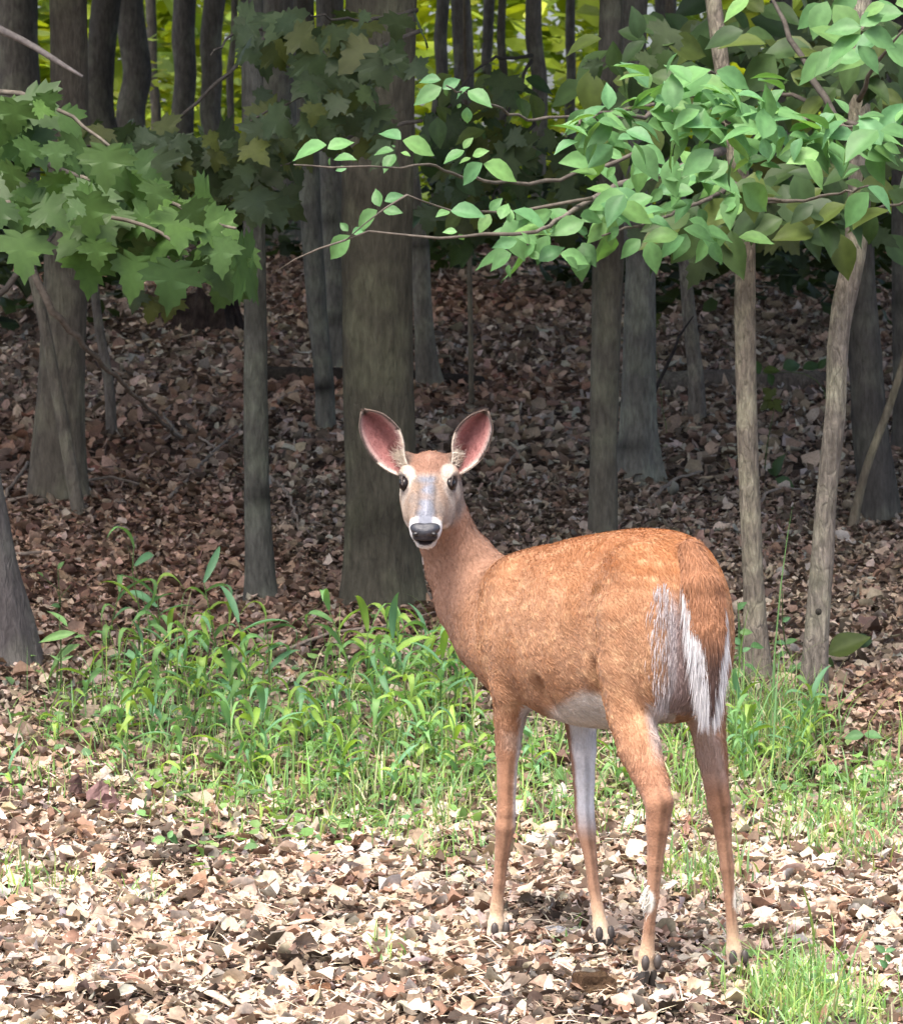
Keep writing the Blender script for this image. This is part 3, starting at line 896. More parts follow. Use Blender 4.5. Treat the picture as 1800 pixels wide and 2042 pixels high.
def deer_colours(V):
    f, l, z = V[:, 0], V[:, 1], V[:, 2]
    t, s, u = head_coords(V)
    n1 = vnoise(V, 14.0); n2 = vnoise(V, 45.0)
    # streaks run back along the flank
    n3 = vnoise(V * np.array([1, 1, 1.0]) @ np.array([[40., 0, 12], [0, 60, 0], [16, 0, 130]]).T, 1.0)
    back = smoothstep(.70, .90, z + .04 * (n1 - .5))
    C = np.tile(np.array([.36, .195, .108]), (len(V), 1))                    # flank
    C = mixc(C, [.315, .132, .052], back)                                     # redder back
    C = mixc(C, [.58, .37, .21], .60 * smoothstep(.5, .95, n3) * (1 - .5 * back))
    C = mixc(C, [.27, .125, .055], .40 * smoothstep(.55, .95, n2) * (f < .5))
    C = mixc(C, [.27, .12, .048], .35 * smoothstep(.55, .8, n1))
    neck = smoothstep(.27, .50, f + .25 * (z - .75))
    C = mixc(C, [.30, .170, .112], neck)
    # grooming whorls and parted hair on the haunch and shoulder
    def patch(px, py, left, rx, rz, colr, amt):
        nonlocal C
        c0, _ = on_plane(px, py, left)
        q = ((f - c0[0]) / rx) ** 2 + ((z - c0[2]) / rz) ** 2 + .5 * (n2 - .5)
        C = mixc(C, colr, amt * (1 - smoothstep(.5, 1.1, q)) * (l > 0.0))
    patch(1174, 1170, .13, .026, .016, [.20, .085, .03], .85)
    patch(1218, 1122, .10, .05, .016, [.25, .09, .028], .6)
    patch(1272, 1138, .10, .07, .011, [.25, .09, .028], .5)
    patch(1155, 1226, .14, .05, .006, [.24, .10, .045], .6)
    # shading of the shoulder crease, painted into the coat colour
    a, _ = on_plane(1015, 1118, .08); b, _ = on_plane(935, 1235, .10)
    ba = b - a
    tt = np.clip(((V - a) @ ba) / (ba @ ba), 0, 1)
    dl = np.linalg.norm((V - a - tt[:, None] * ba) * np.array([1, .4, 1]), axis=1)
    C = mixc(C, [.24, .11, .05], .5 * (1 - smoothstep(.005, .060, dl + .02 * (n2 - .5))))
    # legs: tan brown, paler to the fetlock
    dleg = np.minimum.reduce([chain_dist(V, (c[0][2:], c[1][2:])) for c in (HIND_L, HIND_R, FORE_L, FORE_R)])
    leg = smoothstep(.54, .42, z)
    C = mixc(C, np.array([.33, .172, .104]), leg * .9)
    C = mixc(C, [.38, .225, .145], .6 * smoothstep(.34, .20, z))
    C = mixc(C, [.20, .100, .058], leg * .5 * smoothstep(.45, .75, n2))
    C = mixc(C, [.58, .42, .28], smoothstep(.14, .05, z))
    C = mixc(C, [.68, .58, .46], smoothstep(.075, .03, z) * .8)
    # white belly
    belly = smoothstep(.592, .565, z + .02 * (n1 - .5) + .36 * np.maximum(f + .10, 0)) * smoothstep(-.185, -.16, f) * smoothstep(.26, .18, f) * (z > .42)
    C = mixc(C, [.55, .49, .43], belly * smoothstep(.150, .125, np.abs(l)) * smoothstep(.30, .2, f))
    # inner faces of the limbs
    def inner(ch, i0, i1, toward, amt, w0=-.1):
        nonlocal C
        pts, rad = ch[0][i0:i1], ch[1][i0:i1]
        zz = np.clip(z, pts[-1, 2], pts[0, 2])
        o = np.argsort(pts[:, 2])
        cx = np.interp(zz, pts[o, 2], pts[o, 0]); cl = np.interp(zz, pts[o, 2], pts[o, 1]); rr = np.interp(zz, pts[o, 2], rad[o])
        near = (np.hypot(f - cx, l - cl) < rr * 1.9) & (z < pts[0, 2] + .03) & (z > pts[-1, 2] - .03)
        side = ((l - cl) * toward[1] + (f - cx) * toward[0]) / np.maximum(rr, .008)
        fade = smoothstep(pts[-1, 2] - .03, pts[-1, 2] + .05, z)
        C = mixc(C, [.66, .66, .68], amt * near * smoothstep(w0, w0 + .45, side) * fade)
    inner(FORE_R, 0, 6, (-.90, .10), .95, .10)
    inner(FORE_L, 2, 7, (-.454, -.891), .75, .55)
    inner(HIND_L, 2, 4, (-.6, -.8), .6, .60)
    inner(HIND_R, 1, 5, (-.5, .85), .25, .4)
    # white hair of the rump beside the tail, its grey shading put into colour
    rump = smoothstep(-.285, -.335, f + .02 * (n2 - .5)) * smoothstep(.52, .56, z) * smoothstep(.80, .72, z + .03 * (n1 - .5))
    C = mixc(C, [.27, .20, .19], rump * (1 - smoothstep(.050, .075, np.abs(l - .005))) )
    C = mixc(C, [.50, .46, .47], rump * smoothstep(.045, .055, l) * (1 - smoothstep(.06, .074, l)) * .6)
    # tarsal tufts
    for ch, k in ((HIND_L, 8), (HIND_R, 8)):
        c0 = ch[0][k] + np.array((.0, .012 if ch is HIND_L else -.012, -.005))
        C = mixc(C, [.82, .78, .70], 1 - smoothstep(.012, .019, np.linalg.norm((V - c0) * np.array([1, 1, .62]), axis=1)))
    # ---------------- head
    hd = smoothstep(.030, .012, sd_loft(t, s, u, HT)) * smoothstep(-.085, -.05, t)
    as_ = np.abs(s)
    H = np.tile(np.array([.225, .178, .148]), (len(V), 1))
    H = mixc(H, [.36, .25, .18], .5 * smoothstep(.4, .7, n2))
    H = mixc(H, [.215, .115, .078], smoothstep(.046, .034, as_ - .1*np.clip(.02 - t, -.1, .06)) * smoothstep(.068, .045, t + .25 * as_) * (u > 0))
    H = mixc(H, [.30, .17, .12], .7 * (1 - smoothstep(.006, .016, np.hypot(as_, (t + .002) * .6))) * (u > .02))
    bw = .0125 + .007 * smoothstep(.10, .05, t) + .004 * smoothstep(.14, .18, t)
    H = mixc(H, [.085, .070, .066], .75 * smoothstep(.0065, .002, np.abs(as_ - bw - .003)) * smoothstep(.06, .085, t) * (u > -.015))
    H = mixc(H, [.15, .16, .19], smoothstep(.006, -.005, as_ - bw + .006 * (n2 - .5)) * smoothstep(.052, .078, t + .2 * as_) * (u > -.02))
    H = mixc(H, [.25, .26, .30], .7 * smoothstep(.008, .002, as_) * smoothstep(.08, .11, t) * smoothstep(.19, .16, t))
    H = mixc(H, [.13, .10, .085], .55 * smoothstep(.014, .004, np.hypot(t - .150, (as_ - .036) * 1.2)))
    H = mixc(H, [.20, .14, .10], .6 * smoothstep(.5, .75, n2) * smoothstep(.07, .09, t) * smoothstep(.17, .15, t))
    # pale eye rings, cheek and muzzle
    er = np.sqrt(((t - .050) / .031) ** 2 + ((as_ - .046) / .019) ** 2)
    H = mixc(H, [.42, .375, .32], smoothstep(1.15, .75, er + .5 * (n2 - .5)) * (u > -.03) * np.maximum(smoothstep(.066, .050, t), smoothstep(.050, .036, as_)))
    H = mixc(H, [.42, .37, .32], .8 * smoothstep(.018, .006, np.hypot(t - .082, as_ - .046)))
    H = mixc(H, [.38, .31, .25], .55 * smoothstep(.01, -.03, u) * smoothstep(.06, .1, t))
    mz = smoothstep(.178, .186, t + .30 * np.clip(as_ - .022, 0, .03) + .015 * (n2 - .5))
    H = mixc(H, [.56, .55, .54], mz * np.maximum(smoothstep(.013, .019, as_), smoothstep(-.015, -.025, u)))
    H = mixc(H, [.78, .72, .66], smoothstep(-.040, -.052, u) * smoothstep(.10, .14, t))
    fr = np.sqrt((s / .0270) ** 2 + ((u + .017) / .0205) ** 2)
    H = mixc(H, [.022, .018, .020], smoothstep(1.08, .92, fr) * smoothstep(.186, .194, t))
    mo = sd_ell(V, H0 + HH * .215 + HU * -.0265, (.016, .0225, .0085), (HH, HS, HU))
    H = mixc(H, [.018, .012, .012], smoothstep(.0015, -.0015, mo))
    H = mixc(H, [.03, .022, .02], smoothstep(1.0, .75, np.sqrt(((t - .055) / .0235) ** 2 + ((as_ - .053) / .018) ** 2 + ((u - .014) / .0175) ** 2)))
    H = mixc(H, [.10, .07, .055], .85 * smoothstep(.038, .018, np.sqrt((t + .02) ** 2 + (as_ - .062) ** 2 + (u - .022) ** 2)))
    H = mixc(H, [.07, .05, .042], .7 * smoothstep(.010, .003, np.hypot((t - .079) * .8, (as_ - .047 + .25 * (t - .07)))) )
    C = mixc(C, H, hd)
    # tendon groove of each lower leg, its shade put into the coat
    for ch in (HIND_L, HIND_R, FORE_L, FORE_R):
        o = np.argsort(ch[0][:, 2])
        zz = np.clip(z, ch[0][o[0], 2], .42)
        cx = np.interp(zz, ch[0][o, 2], ch[0][o, 0]); cl = np.interp(zz, ch[0][o, 2], ch[0][o, 1]); rr = np.interp(zz, ch[0][o, 2], ch[1][o])
        near = (np.hypot(f - cx, l - cl) < rr * 2) * smoothstep(.43, .38, z) * smoothstep(.09, .13, z)
        ed = np.abs((f - cx) * .45 + (l - cl) * .89 + .3 * rr) / rr
        C = C * (1 - .38 * (near * smoothstep(.34, .08, ed))[:, None])
    return np.clip(C * (0.90 + .2 * n2[:, None]), .008, .9)

def fur_dir(V, N):
    f, l, z = V[:, 0], V[:, 1], V[:, 2]
    t, s, u = head_coords(V)
    D = np.tile(np.array([-.8, 0, -.55]), (len(V), 1))
    leg = smoothstep(.55, .45, z)[:, None]
    D = D * (1 - leg) + np.array([-.1, 0, -1.0]) * leg
    rump = smoothstep(-.30, -.36, f)[:, None]
    D = D * (1 - rump) + np.array([-.15, 0, -1.0]) * rump
    neck = smoothstep(.24, .50, f + .2 * (z - .7))[:, None]
    D = D * (1 - neck) + np.array([-.25, 0, -1.0]) * neck
    hd = (smoothstep(-.10, -.05, t) * (sd_loft(t, s, u, HT) < .025))[:, None]
    D = D * (1 - hd) + (-HH[None] * .9 + HS[None] * np.sign(s)[:, None] * .35) * hd
    D = D + (np.stack([vnoise(V, 25), vnoise(V + 3.3, 25), vnoise(V + 7.7, 25)], 1) - .5) * .7
    D -= N * np.sum(D * N, 1)[:, None]
    return D / (np.linalg.norm(D, axis=1)[:, None] + 1e-9)

def strands(P, N, D, L, W, C, lift=.22, curve=.35):
    """Tapered hairs, two quads/tri each, built as one array."""
    n = len(P)
    side = np.cross(N, D)
    side /= np.linalg.norm(side, axis=1)[:, None] + 1e-9
    ang = rng.uniform(-1, 1, n)[:, None]
    side = side * np.cos(ang) + N * np.sin(ang)
    m = P + (D * .55 + N * lift) * L[:, None]
    e = P + (D + N * (lift * (1 - curve))) * L[:, None]
    b0, b1 = P - side * W[:, None] - N * .001, P + side * W[:, None] - N * .001
    m0, m1 = m - side * (W * .8)[:, None], m + side * (W * .8)[:, None]
    V = np.stack([b0, b1, m1, m0, e], 1).reshape(-1, 3)
    i = np.arange(n)[:, None] * 5
    Q = i + np.array([[0, 1, 2, 3]])
    T = i + np.array([[3, 2, 4]])
    return V, [Q, T], np.repeat(C, 5, 0)

def tri_sample(V, Q, n, weight=None):
    T = np.concatenate([Q[:, [0, 1, 2]], Q[:, [0, 2, 3]]])
    a, b, c = V[T[:, 0]], V[T[:, 1]], V[T[:, 2]]
    nn = np.cross(b - a, c - a)
    A = np.linalg.norm(nn, axis=1) + 1e-12
    w = A if weight is None else A * weight[T].mean(1)
    k = rng.choice(len(T), n, p=w / w.sum())
    r1, r2 = rng.random(n), rng.random(n)
    sq = np.sqrt(r1)
    P = a[k] * (1 - sq)[:, None] + b[k] * (sq * (1 - r2))[:, None] + c[k] * (sq * r2)[:, None]
    return P, nn[k] / A[k][:, None], T[k][:, 0]

def ellipsoid(c, r, axes, nu=20, nv=12, power=1.0):
    th = np.linspace(0, 2 * np.pi, nu, endpoint=False)
    ph = np.linspace(0, np.pi, nv)
    V = []
    for p in ph:
        for t in th:
            V.append((math.sin(p) * math.cos(t), math.sin(p) * math.sin(t), math.cos(p)))
    V = np.array(V)
    Q = [(i*nu + j, i*nu + (j+1) % nu, (i+1)*nu + (j+1) % nu, (i+1)*nu + j)[::-1] for i in range(nv-1) for j in range(nu)]
    return np.asarray(c) + (V * np.asarray(r)) @ np.asarray(axes), np.array(Q)

def build_deer():
    fur_mat = mat_tint('deer_coat', rough=.75, spec=.2, noise=.12, nscale=160, bump=.25, bscale=260, sheen=.15)
    hair_mat = mat_tint('deer_hair', rough=.6, spec=.25, trans=.15)
    horn = mat_tint('hoof_horn', rough=.45, spec=.4, noise=.25, nscale=80)
    eye_mat = mat_tint('wet_eye', rough=.12, spec=.22)
    nose_mat = mat_tint('wet_nose', rough=.28, spec=.6, bump=.3, bscale=420)
    root = empty('deer', DEER_O, DEER_RZ)
    tag(root, 'reddish brown white-tailed doe standing on the pale leaf litter, looking back at the camera', 'deer')
    V, Q = surface_net(sd_deer, (-.46, -.24, .015), (.72, .28, 1.10), .0042)
    # keep outward orientation, smooth twice
    for _ in range(2):
        acc = np.zeros_like(V); cn = np.zeros(len(V))
        for a, b in ((0, 1), (1, 2), (2, 3), (3, 0)):
            np.add.at(acc, Q[:, a], V[Q[:, b]]); np.add.at(acc, Q[:, b], V[Q[:, a]])
            np.add.at(cn, Q[:, a], 1); np.add.at(cn, Q[:, b], 1)
        V = V * .5 + .5 * acc / cn[:, None]
    C = deer_colours(V)
    me = mesh_np('deer_body', V, Q, C)
    N = np.zeros((len(V), 3))
    fn = np.cross(V[Q[:, 2]] - V[Q[:, 0]], V[Q[:, 3]] - V[Q[:, 1]])
    for k in range(4): np.add.at(N, Q[:, k], fn)
    N /= np.linalg.norm(N, axis=1)[:, None] + 1e-9
    obj('body', me, root, fur_mat)
    # ---- short coat
    t, s, u = head_coords(V)
    headw = ((t > -.06) & (sd_loft(t, s, u, HT) < .025)).astype(float)
    wt = 1 + 1.2 * headw
    er = np.sqrt(((t - .055) / .019) ** 2 + ((np.abs(s) - .054) / .018) ** 2 + ((u - .014) / .0135) ** 2)
    wt = wt * (er > 1.0) * ~((t > .185) & (np.abs(s) < .034) & (u > -.036))
    P, Nn, vi = tri_sample(V, Q, 150000, wt)
    Nn = N[vi]
    D = fur_dir(P, Nn)
    z = P[:, 2]
    tp, sp, up = head_coords(P)
    onh = (tp > -.06) & (sd_loft(tp, sp, up, HT) < .025)
    L = np.where(z < .42, .0048, .0135) * rng.uniform(.6, 1.3, len(P))
    L = np.where(onh, .0055 * rng.uniform(.6, 1.3, len(P)), L)
    L = np.where((P[:, 0] > .36) & ~onh, L * .75, L)
    rumpw = (P[:, 0] < -.30) & (z > .5) & (z < .75) & (np.abs(P[:, 1]) < .085)
    L = np.where(rumpw, .020 * rng.uniform(.6, 1.3, len(P)), L)
    W = np.where(onh | (z < .4), .00042, .00062)
    Cc = C[vi] * rng.uniform(.86, 1.19, len(P))[:, None]
    Hv, Hf, Hc = strands(P, Nn, D, L, W, np.clip(Cc, .01, .92), lift=.13)
    fo = obj('fur', mesh_np('deer_fur', Hv, Hf, Hc, smooth=False), root, hair_mat)
    fo['kind'] = 'stuff'
    # ---- eyes
    for sg in (-1, 1):
        c = H0 + HH * .055 + HS * (.0455 if sg > 0 else -.0500) + HU * .0125
        v, q = ellipsoid(c, (.0175, .0120, .0150), (HH, HS, HU))
        eo = obj('eye', mesh_np('deer_eye', v, q, np.tile([.012, .009, .008], (len(v), 1))), root, eye_mat)
        # upper lid with dark lashes
        th = np.linspace(-1.25, 1.25, 13)
        lid = []
        for a in th:
            p0 = c + HH * (.0185 * math.sin(a)) + HU * (.0140 * math.cos(a)) + HS * sg * (.0035 - .002 * abs(math.sin(a)))
            lid += [p0, p0 + HU * .0045 + HS * sg * .001, p0 + HS * sg * .0035 + HU * .0022]
        lid = np.array(lid)
        qs = []
        for k in range(12):
            for j in range(3):
                qs.append((k*3 + j, k*3 + (j+1) % 3, (k+1)*3 + (j+1) % 3, (k+1)*3 + j))
        obj('eyelid', mesh_np('deer_eyelid', lid, np.array(qs), np.tile([.06, .045, .038], (len(lid), 1))), eo, fur_mat)
    # ---- nose pad with nostrils
    c = H0 + HH * .205 + HU * -.006
    v, q = ellipsoid(c, (.0185, .0315, .0165), (HH, HS, HU), 28, 18)
    d = v - c
    ss = d @ HS
    v = v + HU[None] * (np.abs(ss) * .12 - .002)[:, None] - HH[None] * (np.abs(ss) ** 2 * 6.0)[:, None]
    no = obj('nose', mesh_np('deer_nose', v, q, np.tile([.030, .032, .040], (len(v), 1))), root, nose_mat)
    for sg in (-1, 1):
        cn = H0 + HH * .2165 + HS * (sg * .0195) + HU * -.008
        v, q = ellipsoid(cn, (.0055, .0070, .0042), (HH, HS * .86 + HU * sg * -.5, HU * .86 + HS * sg * .5), 14, 9)
        obj('nostril', mesh_np('deer_nostril', v, q, np.tile([.006, .005, .005], (len(v), 1))), no, nose_mat)
    # ---- ears: cupped, facing the viewer
    def ear(base, tip, outer, inner_w, depth, sg):
        nu, nv = 26, 15
        B, T = np.array(base, float), np.array(tip, float)
        ax = T - B
        perp = np.array([-ax[1], ax[0]]); perp /= np.linalg.norm(perp)
        if perp[0] * sg < 0: perp = -perp                  # towards the outer edge
        tu = np.linspace(0, 1, nu); tv = np.linspace(-1, 1, nv)
        wo = spline(tu, np.linspace(0, 1, len(outer)), outer); wi = spline(tu, np.linspace(0, 1, len(inner_w)), inner_w)
        V0, Cc = [], []
        for i, a in enumerate(tu):
            for b in tv:
                w = wo[i] * b if b > 0 else wi[i] * b
                pp = B + ax * a + perp * w
                cup = (1 - b * b) * .030 * (.35 + .65 * math.sin(math.pi * min(1, a * .9 + .08))) + .006 * a
                dz = depth + cup + (.022 if b > .0 else .008) * (-b * b) * (1 - .4 * a)
                V0.append(to_local(at(pp[0], pp[1], dz)))
                e = abs(b)
                cc = np.array([.28, .120, .112])
                cc = cc * (1 - .35 * math.exp(-((b + .25) / .3) ** 2)) + 0
                if e > .70: cc = cc + (np.array([.52, .40, .36]) - cc) * min(1, (e - .70) / .2) * (.9 - .5 * a)
                if e > .86: cc = np.array([.055, .042, .036]) if (a > .50 and b < 0) or a > .8 or b > 0 and a > .30 else np.array([.58, .52, .44])
                if a > .93: cc = np.array([.10, .075, .06])
                if a < .28 and b < -.05: cc = np.array([.62, .57, .48])
                Cc.append(cc)
        V0 = np.array(V0); Cc = np.array(Cc)
        G = np.arange(nu * nv).reshape(nu, nv)
        q = np.stack([G[:-1, :-1], G[1:, :-1], G[1:, 1:], G[:-1, 1:]], -1).reshape(-1, 4)
        n = np.zeros_like(V0)
        fnn = np.cross(V0[q[:, 2]] - V0[q[:, 0]], V0[q[:, 3]] - V0[q[:, 1]])
        for k in range(4): np.add.at(n, q[:, k], fnn)
        n /= np.linalg.norm(n, axis=1)[:, None] + 1e-9
        toward = _dir((0, -1, .1))
        if (n @ toward).mean() < 0: n = -n; q = q[:, ::-1]
        th = .0035 * np.ones(len(V0))
        V1 = V0 - n * th[:, None]
        C1 = np.tile([.10, .07, .055], (len(V1), 1))
        m = len(V0)
        rim = list(G[0, :]) + list(G[1:, -1]) + list(G[-1, -2::-1]) + list(G[-2:0:-1, 0])
        rq = [(rim[k], rim[(k+1) % len(rim)], rim[(k+1) % len(rim)] + m, rim[k] + m) for k in range(len(rim))]
        eo = obj('ear', mesh_np('deer_ear', np.concatenate([V0, V1]), np.concatenate([q, q[:, ::-1] + m, np.array(rq)]), np.concatenate([Cc, C1])), root, fur_mat)
        # hair fringe inside the cup and along the rim
        k = rng.choice(m, 2600)
        bb = tv[k % nv]; aa = tu[k // nv]
        Pp = V0[k] + rng.normal(0, .0015, (len(k), 3))
        Tip = to_local(at(T[0], T[1], depth)) - to_local(at(B[0], B[1], depth))
        Tip /= np.linalg.norm(Tip)
        Dd = Tip[None] * .8 + n[k] * .2 + rng.normal(0, .35, (len(k), 3))
        Dd /= np.linalg.norm(Dd, axis=1)[:, None]
        Ln = np.where((aa < .35) & (bb < 0), .018, np.where(np.abs(bb) > .75, .007, .005)) * rng.uniform(.6, 1.3, len(k))
        hv, hf, hc = strands(Pp, n[k], Dd, Ln, np.full(len(k), .0004), np.clip(Cc[k] * rng.uniform(.8, 1.3, len(k))[:, None], 0, .9), lift=.25)
        ho = obj('ear_hair', mesh_np('deer_ear_hair', hv, hf, hc, smooth=False), eo, hair_mat)
        ho['kind'] = 'stuff'
    ear((807, 938), (724, 819), [16, 29, 36, 37, 33, 24, 3], [8, 15, 29, 36, 34, 25, 3], 9.485, -1)
    ear((905, 938), (969, 819), [14, 27, 35, 36, 33, 25, 3], [8, 14, 27, 33, 31, 22, 3], 9.485, 1)
    # ---- hooves: two toes each, with dew claws
    for ch, toe_f in ((HIND_L, .030), (HIND_R, .030), (FORE_L, .026), (FORE_R, .028)):
        p = ch[0][-1]
        for sg in (-1, 1):
            L, hw, hh = .055, .0120, p[2] + .004
            # wedge toe outline from heel to tip with a sloping front wall
            ring = [(-.020, 1.0), (-.012, 1.25), (.008, 1.2), (.026, .85), (.040, .25)]
            vv, qq = [], []
            lv = [(0.0, 1.0, 0.0), (.35, .93, -.004), (.75, .82, -.010), (1.0, .70, -.014)]
            prof = [(x, 1) for x in ring] + [(x, -1) for x in ring[::-1]]
            for hz, sc, sh in lv:
                for (xf, wd), si in prof:
                    vv.append((p[0] + xf * sc + sh + .006, p[1] + sg * .0125 + si * wd * hw * .55 * sc - sg * .004 * hz, hz * hh * (.92 if xf < .02 else .8)))
            m = len(prof)
            for a in range(len(lv) - 1):
                for b in range(m):
                    qq.append((a*m + b, a*m + (b+1) % m, (a+1)*m + (b+1) % m, (a+1)*m + b))
            vv = np.array(vv)
            top = len(vv); vv = np.vstack([vv, vv[-m:].mean(0), vv[:m].mean(0)])
            tri = [(m*(len(lv)-1) + b, m*(len(lv)-1) + (b+1) % m, top) for b in range(m)] + [((b+1) % m, b, top+1) for b in range(m)]
            obj('hoof', mesh_np('deer_hoof', vv, [np.array(qq), np.array(tri)], np.tile([.045, .040, .036], (len(vv), 1)), smooth=False), root, horn)
            dc = ch[0][-2] + np.array([-.019, sg * .0135, -.012])
            v, q = ellipsoid(dc, (.008, .0085, .016), np.eye(3), 10, 7)
            obj('dew_claw', mesh_np('deer_dew_claw', v, q, np.tile([.06, .05, .045], (len(v), 1))), root, horn)
    # ---- tail: brown above with a white fringe
    tb = np.array([-.372, 0.0, .815])
    tl = np.array([(-.335, 0, .870), (-.385, .002, .80), (-.405, .004, .72), (-.412, .004, .63), (-.412, .002, .545)])
    tr = np.array([.030, .050, .046, .030, .008])
    def sdt(P): return sd_chain(P * np.array([1, .8, 1]), tl * np.array([1, .8, 1]), tr * .62)
    v, q = surface_net(sdt, (-.47, -.08, .5), (-.32, .08, .90), .005, 8)
    tc = np.tile([.33, .160, .085], (len(v), 1))
    tc = mixc(tc, [.13, .07, .05], smoothstep(.70, .62, v[:, 2]))
    to = obj('tail', mesh_np('deer_tail', v, q, tc), root, fur_mat)
    qn = np.zeros((len(v), 3)); qf = np.cross(v[q[:, 2]] - v[q[:, 0]], v[q[:, 3]] - v[q[:, 1]])
    for k in range(4): np.add.at(qn, q[:, k], qf)
    qn /= np.linalg.norm(qn, axis=1)[:, None] + 1e-9
    tp_, _, ti = tri_sample(v, q, 9000)
    tN = qn[ti]
    tD = np.stack([rng.normal(-.3, .15, 9000), rng.normal(0, .18, 9000), -np.ones(9000)], 1)
    tD -= tN * np.sum(tD * tN, 1)[:, None]; tD /= np.linalg.norm(tD, axis=1)[:, None] + 1e-9
    hv, hf, hcc = strands(tp_, tN, tD, .022 * rng.uniform(.6, 1.3, 9000), np.full(9000, .0006), np.clip(tc[ti] * rng.uniform(.75, 1.3, 9000)[:, None], 0, .9), lift=.15)
    th_ = obj('tail_coat', mesh_np('deer_tail_coat', hv, hf, hcc, smooth=False), to, hair_mat)
    th_['kind'] = 'stuff'
    n = 11000
    a = rng.random(n) ** 1.15; side = rng.uniform(-1, 1, n)
    k = a * 3.6
    i = k.astype(int); fr = k - i
    cpt = tl[i] + (tl[i+1] - tl[i]) * fr[:, None]
    w = tr[i] + (tr[i+1] - tr[i]) * fr
    edge = (np.abs(side) + rng.normal(0, .10, n) > .68 - .44 * smoothstep(.35, .85, a)) & (a + rng.normal(0, .07, n) > .24)
    Pp = cpt + np.stack([-w * .62 * np.sqrt(np.maximum(0, 1 - side**2)) + edge * .010, side * w * .85, np.zeros(n)], 1)
    Dd = np.stack([rng.normal(-.05, .07, n), side * .10 + rng.normal(0, .05, n), -np.ones(n)], 1)
    Dd /= np.linalg.norm(Dd, axis=1)[:, None]
    Nn = np.tile([-1.0, 0, 0], (n, 1)); Nn -= Dd * np.sum(Nn * Dd, 1)[:, None]
    hc = np.where(edge[:, None], np.array([.62, .61, .62]), mixc(np.tile([.33, .160, .088], (n, 1)), [.10, .06, .05], smoothstep(.45, .75, a)))
    hc = np.where((edge & (a < .25))[:, None], np.array([.55, .33, .22]), hc)
    Ln = np.where(edge, .085, .05) * rng.uniform(.6, 1.25, n) * (1 - .25 * a)
    hv, hf, hcc = strands(Pp, Nn, Dd, Ln, np.full(n, .00065), np.clip(hc * rng.uniform(.8, 1.12, n)[:, None], 0, .9), lift=.10)
    ho = obj('tail_fringe', mesh_np('deer_tail_fringe', hv, hf, hcc, smooth=False), to, hair_mat)
    ho['kind'] = 'stuff'
    # white tufts that stand off the edge of the rump on the near side, and the tarsal tufts
    P2 = []
    for _ in range(420):
        zz = random.uniform(.56, .80)
        P2.append((-.330 - .02 * random.random(), random.gauss(.064, .007), zz))
    P2 = np.array(P2)
    # drop them on the skin
    for _ in range(6):
        e = .002
        d0 = sd_deer(P2)
        g = np.stack([sd_deer(P2 + np.eye(3)[i] * e) - d0 for i in range(3)], 1) / e
        g /= np.linalg.norm(g, axis=1)[:, None] + 1e-9
        P2 = P2 - g * np.clip(d0, -.02, .02)[:, None]
    D2 = np.stack([rng.normal(-.15, .08, len(P2)), rng.normal(.14, .10, len(P2)), -np.ones(len(P2))], 1)
    D2 -= g * np.sum(D2 * g, 1)[:, None] * .8
    D2 /= np.linalg.norm(D2, axis=1)[:, None]
    hv, hf, hc = strands(P2, g, D2, .032 * rng.uniform(.5, 1.3, len(P2)), np.full(len(P2), .0006), np.clip(np.tile([.40, .36, .36], (len(P2), 1)) * rng.uniform(.8, 1.1, len(P2))[:, None], 0, .9), lift=.2)
    P3, D3 = [], []
    for ch, k in ((HIND_L, 8), (HIND_R, 8)):
        for _ in range(160):
            sgl = 1 if ch is HIND_L else -1
            P3.append(ch[0][k] + np.array([random.gauss(0, .005), sgl * (.011 + abs(random.gauss(0, .003))), random.gauss(.004, .011)]))
            D3.append((random.gauss(0, .2), sgl * (.18 + random.gauss(0, .15)), -.9))
    P3, D3 = np.array(P3), np.array(D3)
    D3 /= np.linalg.norm(D3, axis=1)[:, None]
    N3 = np.tile([.2, .9, 0], (len(P3), 1)) * np.where(np.arange(len(P3)) < 160, 1, -1)[:, None]; N3 -= D3 * np.sum(N3 * D3, 1)[:, None]
    h2, f2, c2 = strands(P3, N3, D3, np.full(len(P3), .016), np.full(len(P3), .0009), np.tile([.84, .80, .72], (len(P3), 1)), lift=.3)
    hv2 = np.concatenate([hv, h2]); off = len(hv)
    ho = obj('white_tuft', mesh_np('deer_white_tuft', hv2, [np.concatenate([hf[0], f2[0] + off]), np.concatenate([hf[1], f2[1] + off])], np.concatenate([hc, c2]), smooth=False), root, hair_mat)
    ho['kind'] = 'stuff'
    return root
# ================================================================ SCENE
BARK_DARK = bark_mat('bark_dark', .36, 12, .9, .86)
BARK_GREY = bark_mat('bark_grey', .38, 14, .9, .86)
BARK_PALE = bark_mat('bark_pale', .46, 18, 1.0, .74)
WOOD = bark_mat('dead_wood', .45, 20, .8)
TWIG = mat_tint('twig_bark', rough=.85, spec=.15, noise=.3, nscale=60)
LEAF = mat_tint('living_leaf', rough=.5, spec=.28, noise=.10, nscale=7, trans=.30, tcol=(1.35, 1.45, .5), objrand=.22)
GRASS = mat_tint('grass_blade', rough=.5, spec=.35, trans=.38, tcol=(1.3, 1.3, .6), objrand=.15)

crown_meshes()
ground = build_ground()

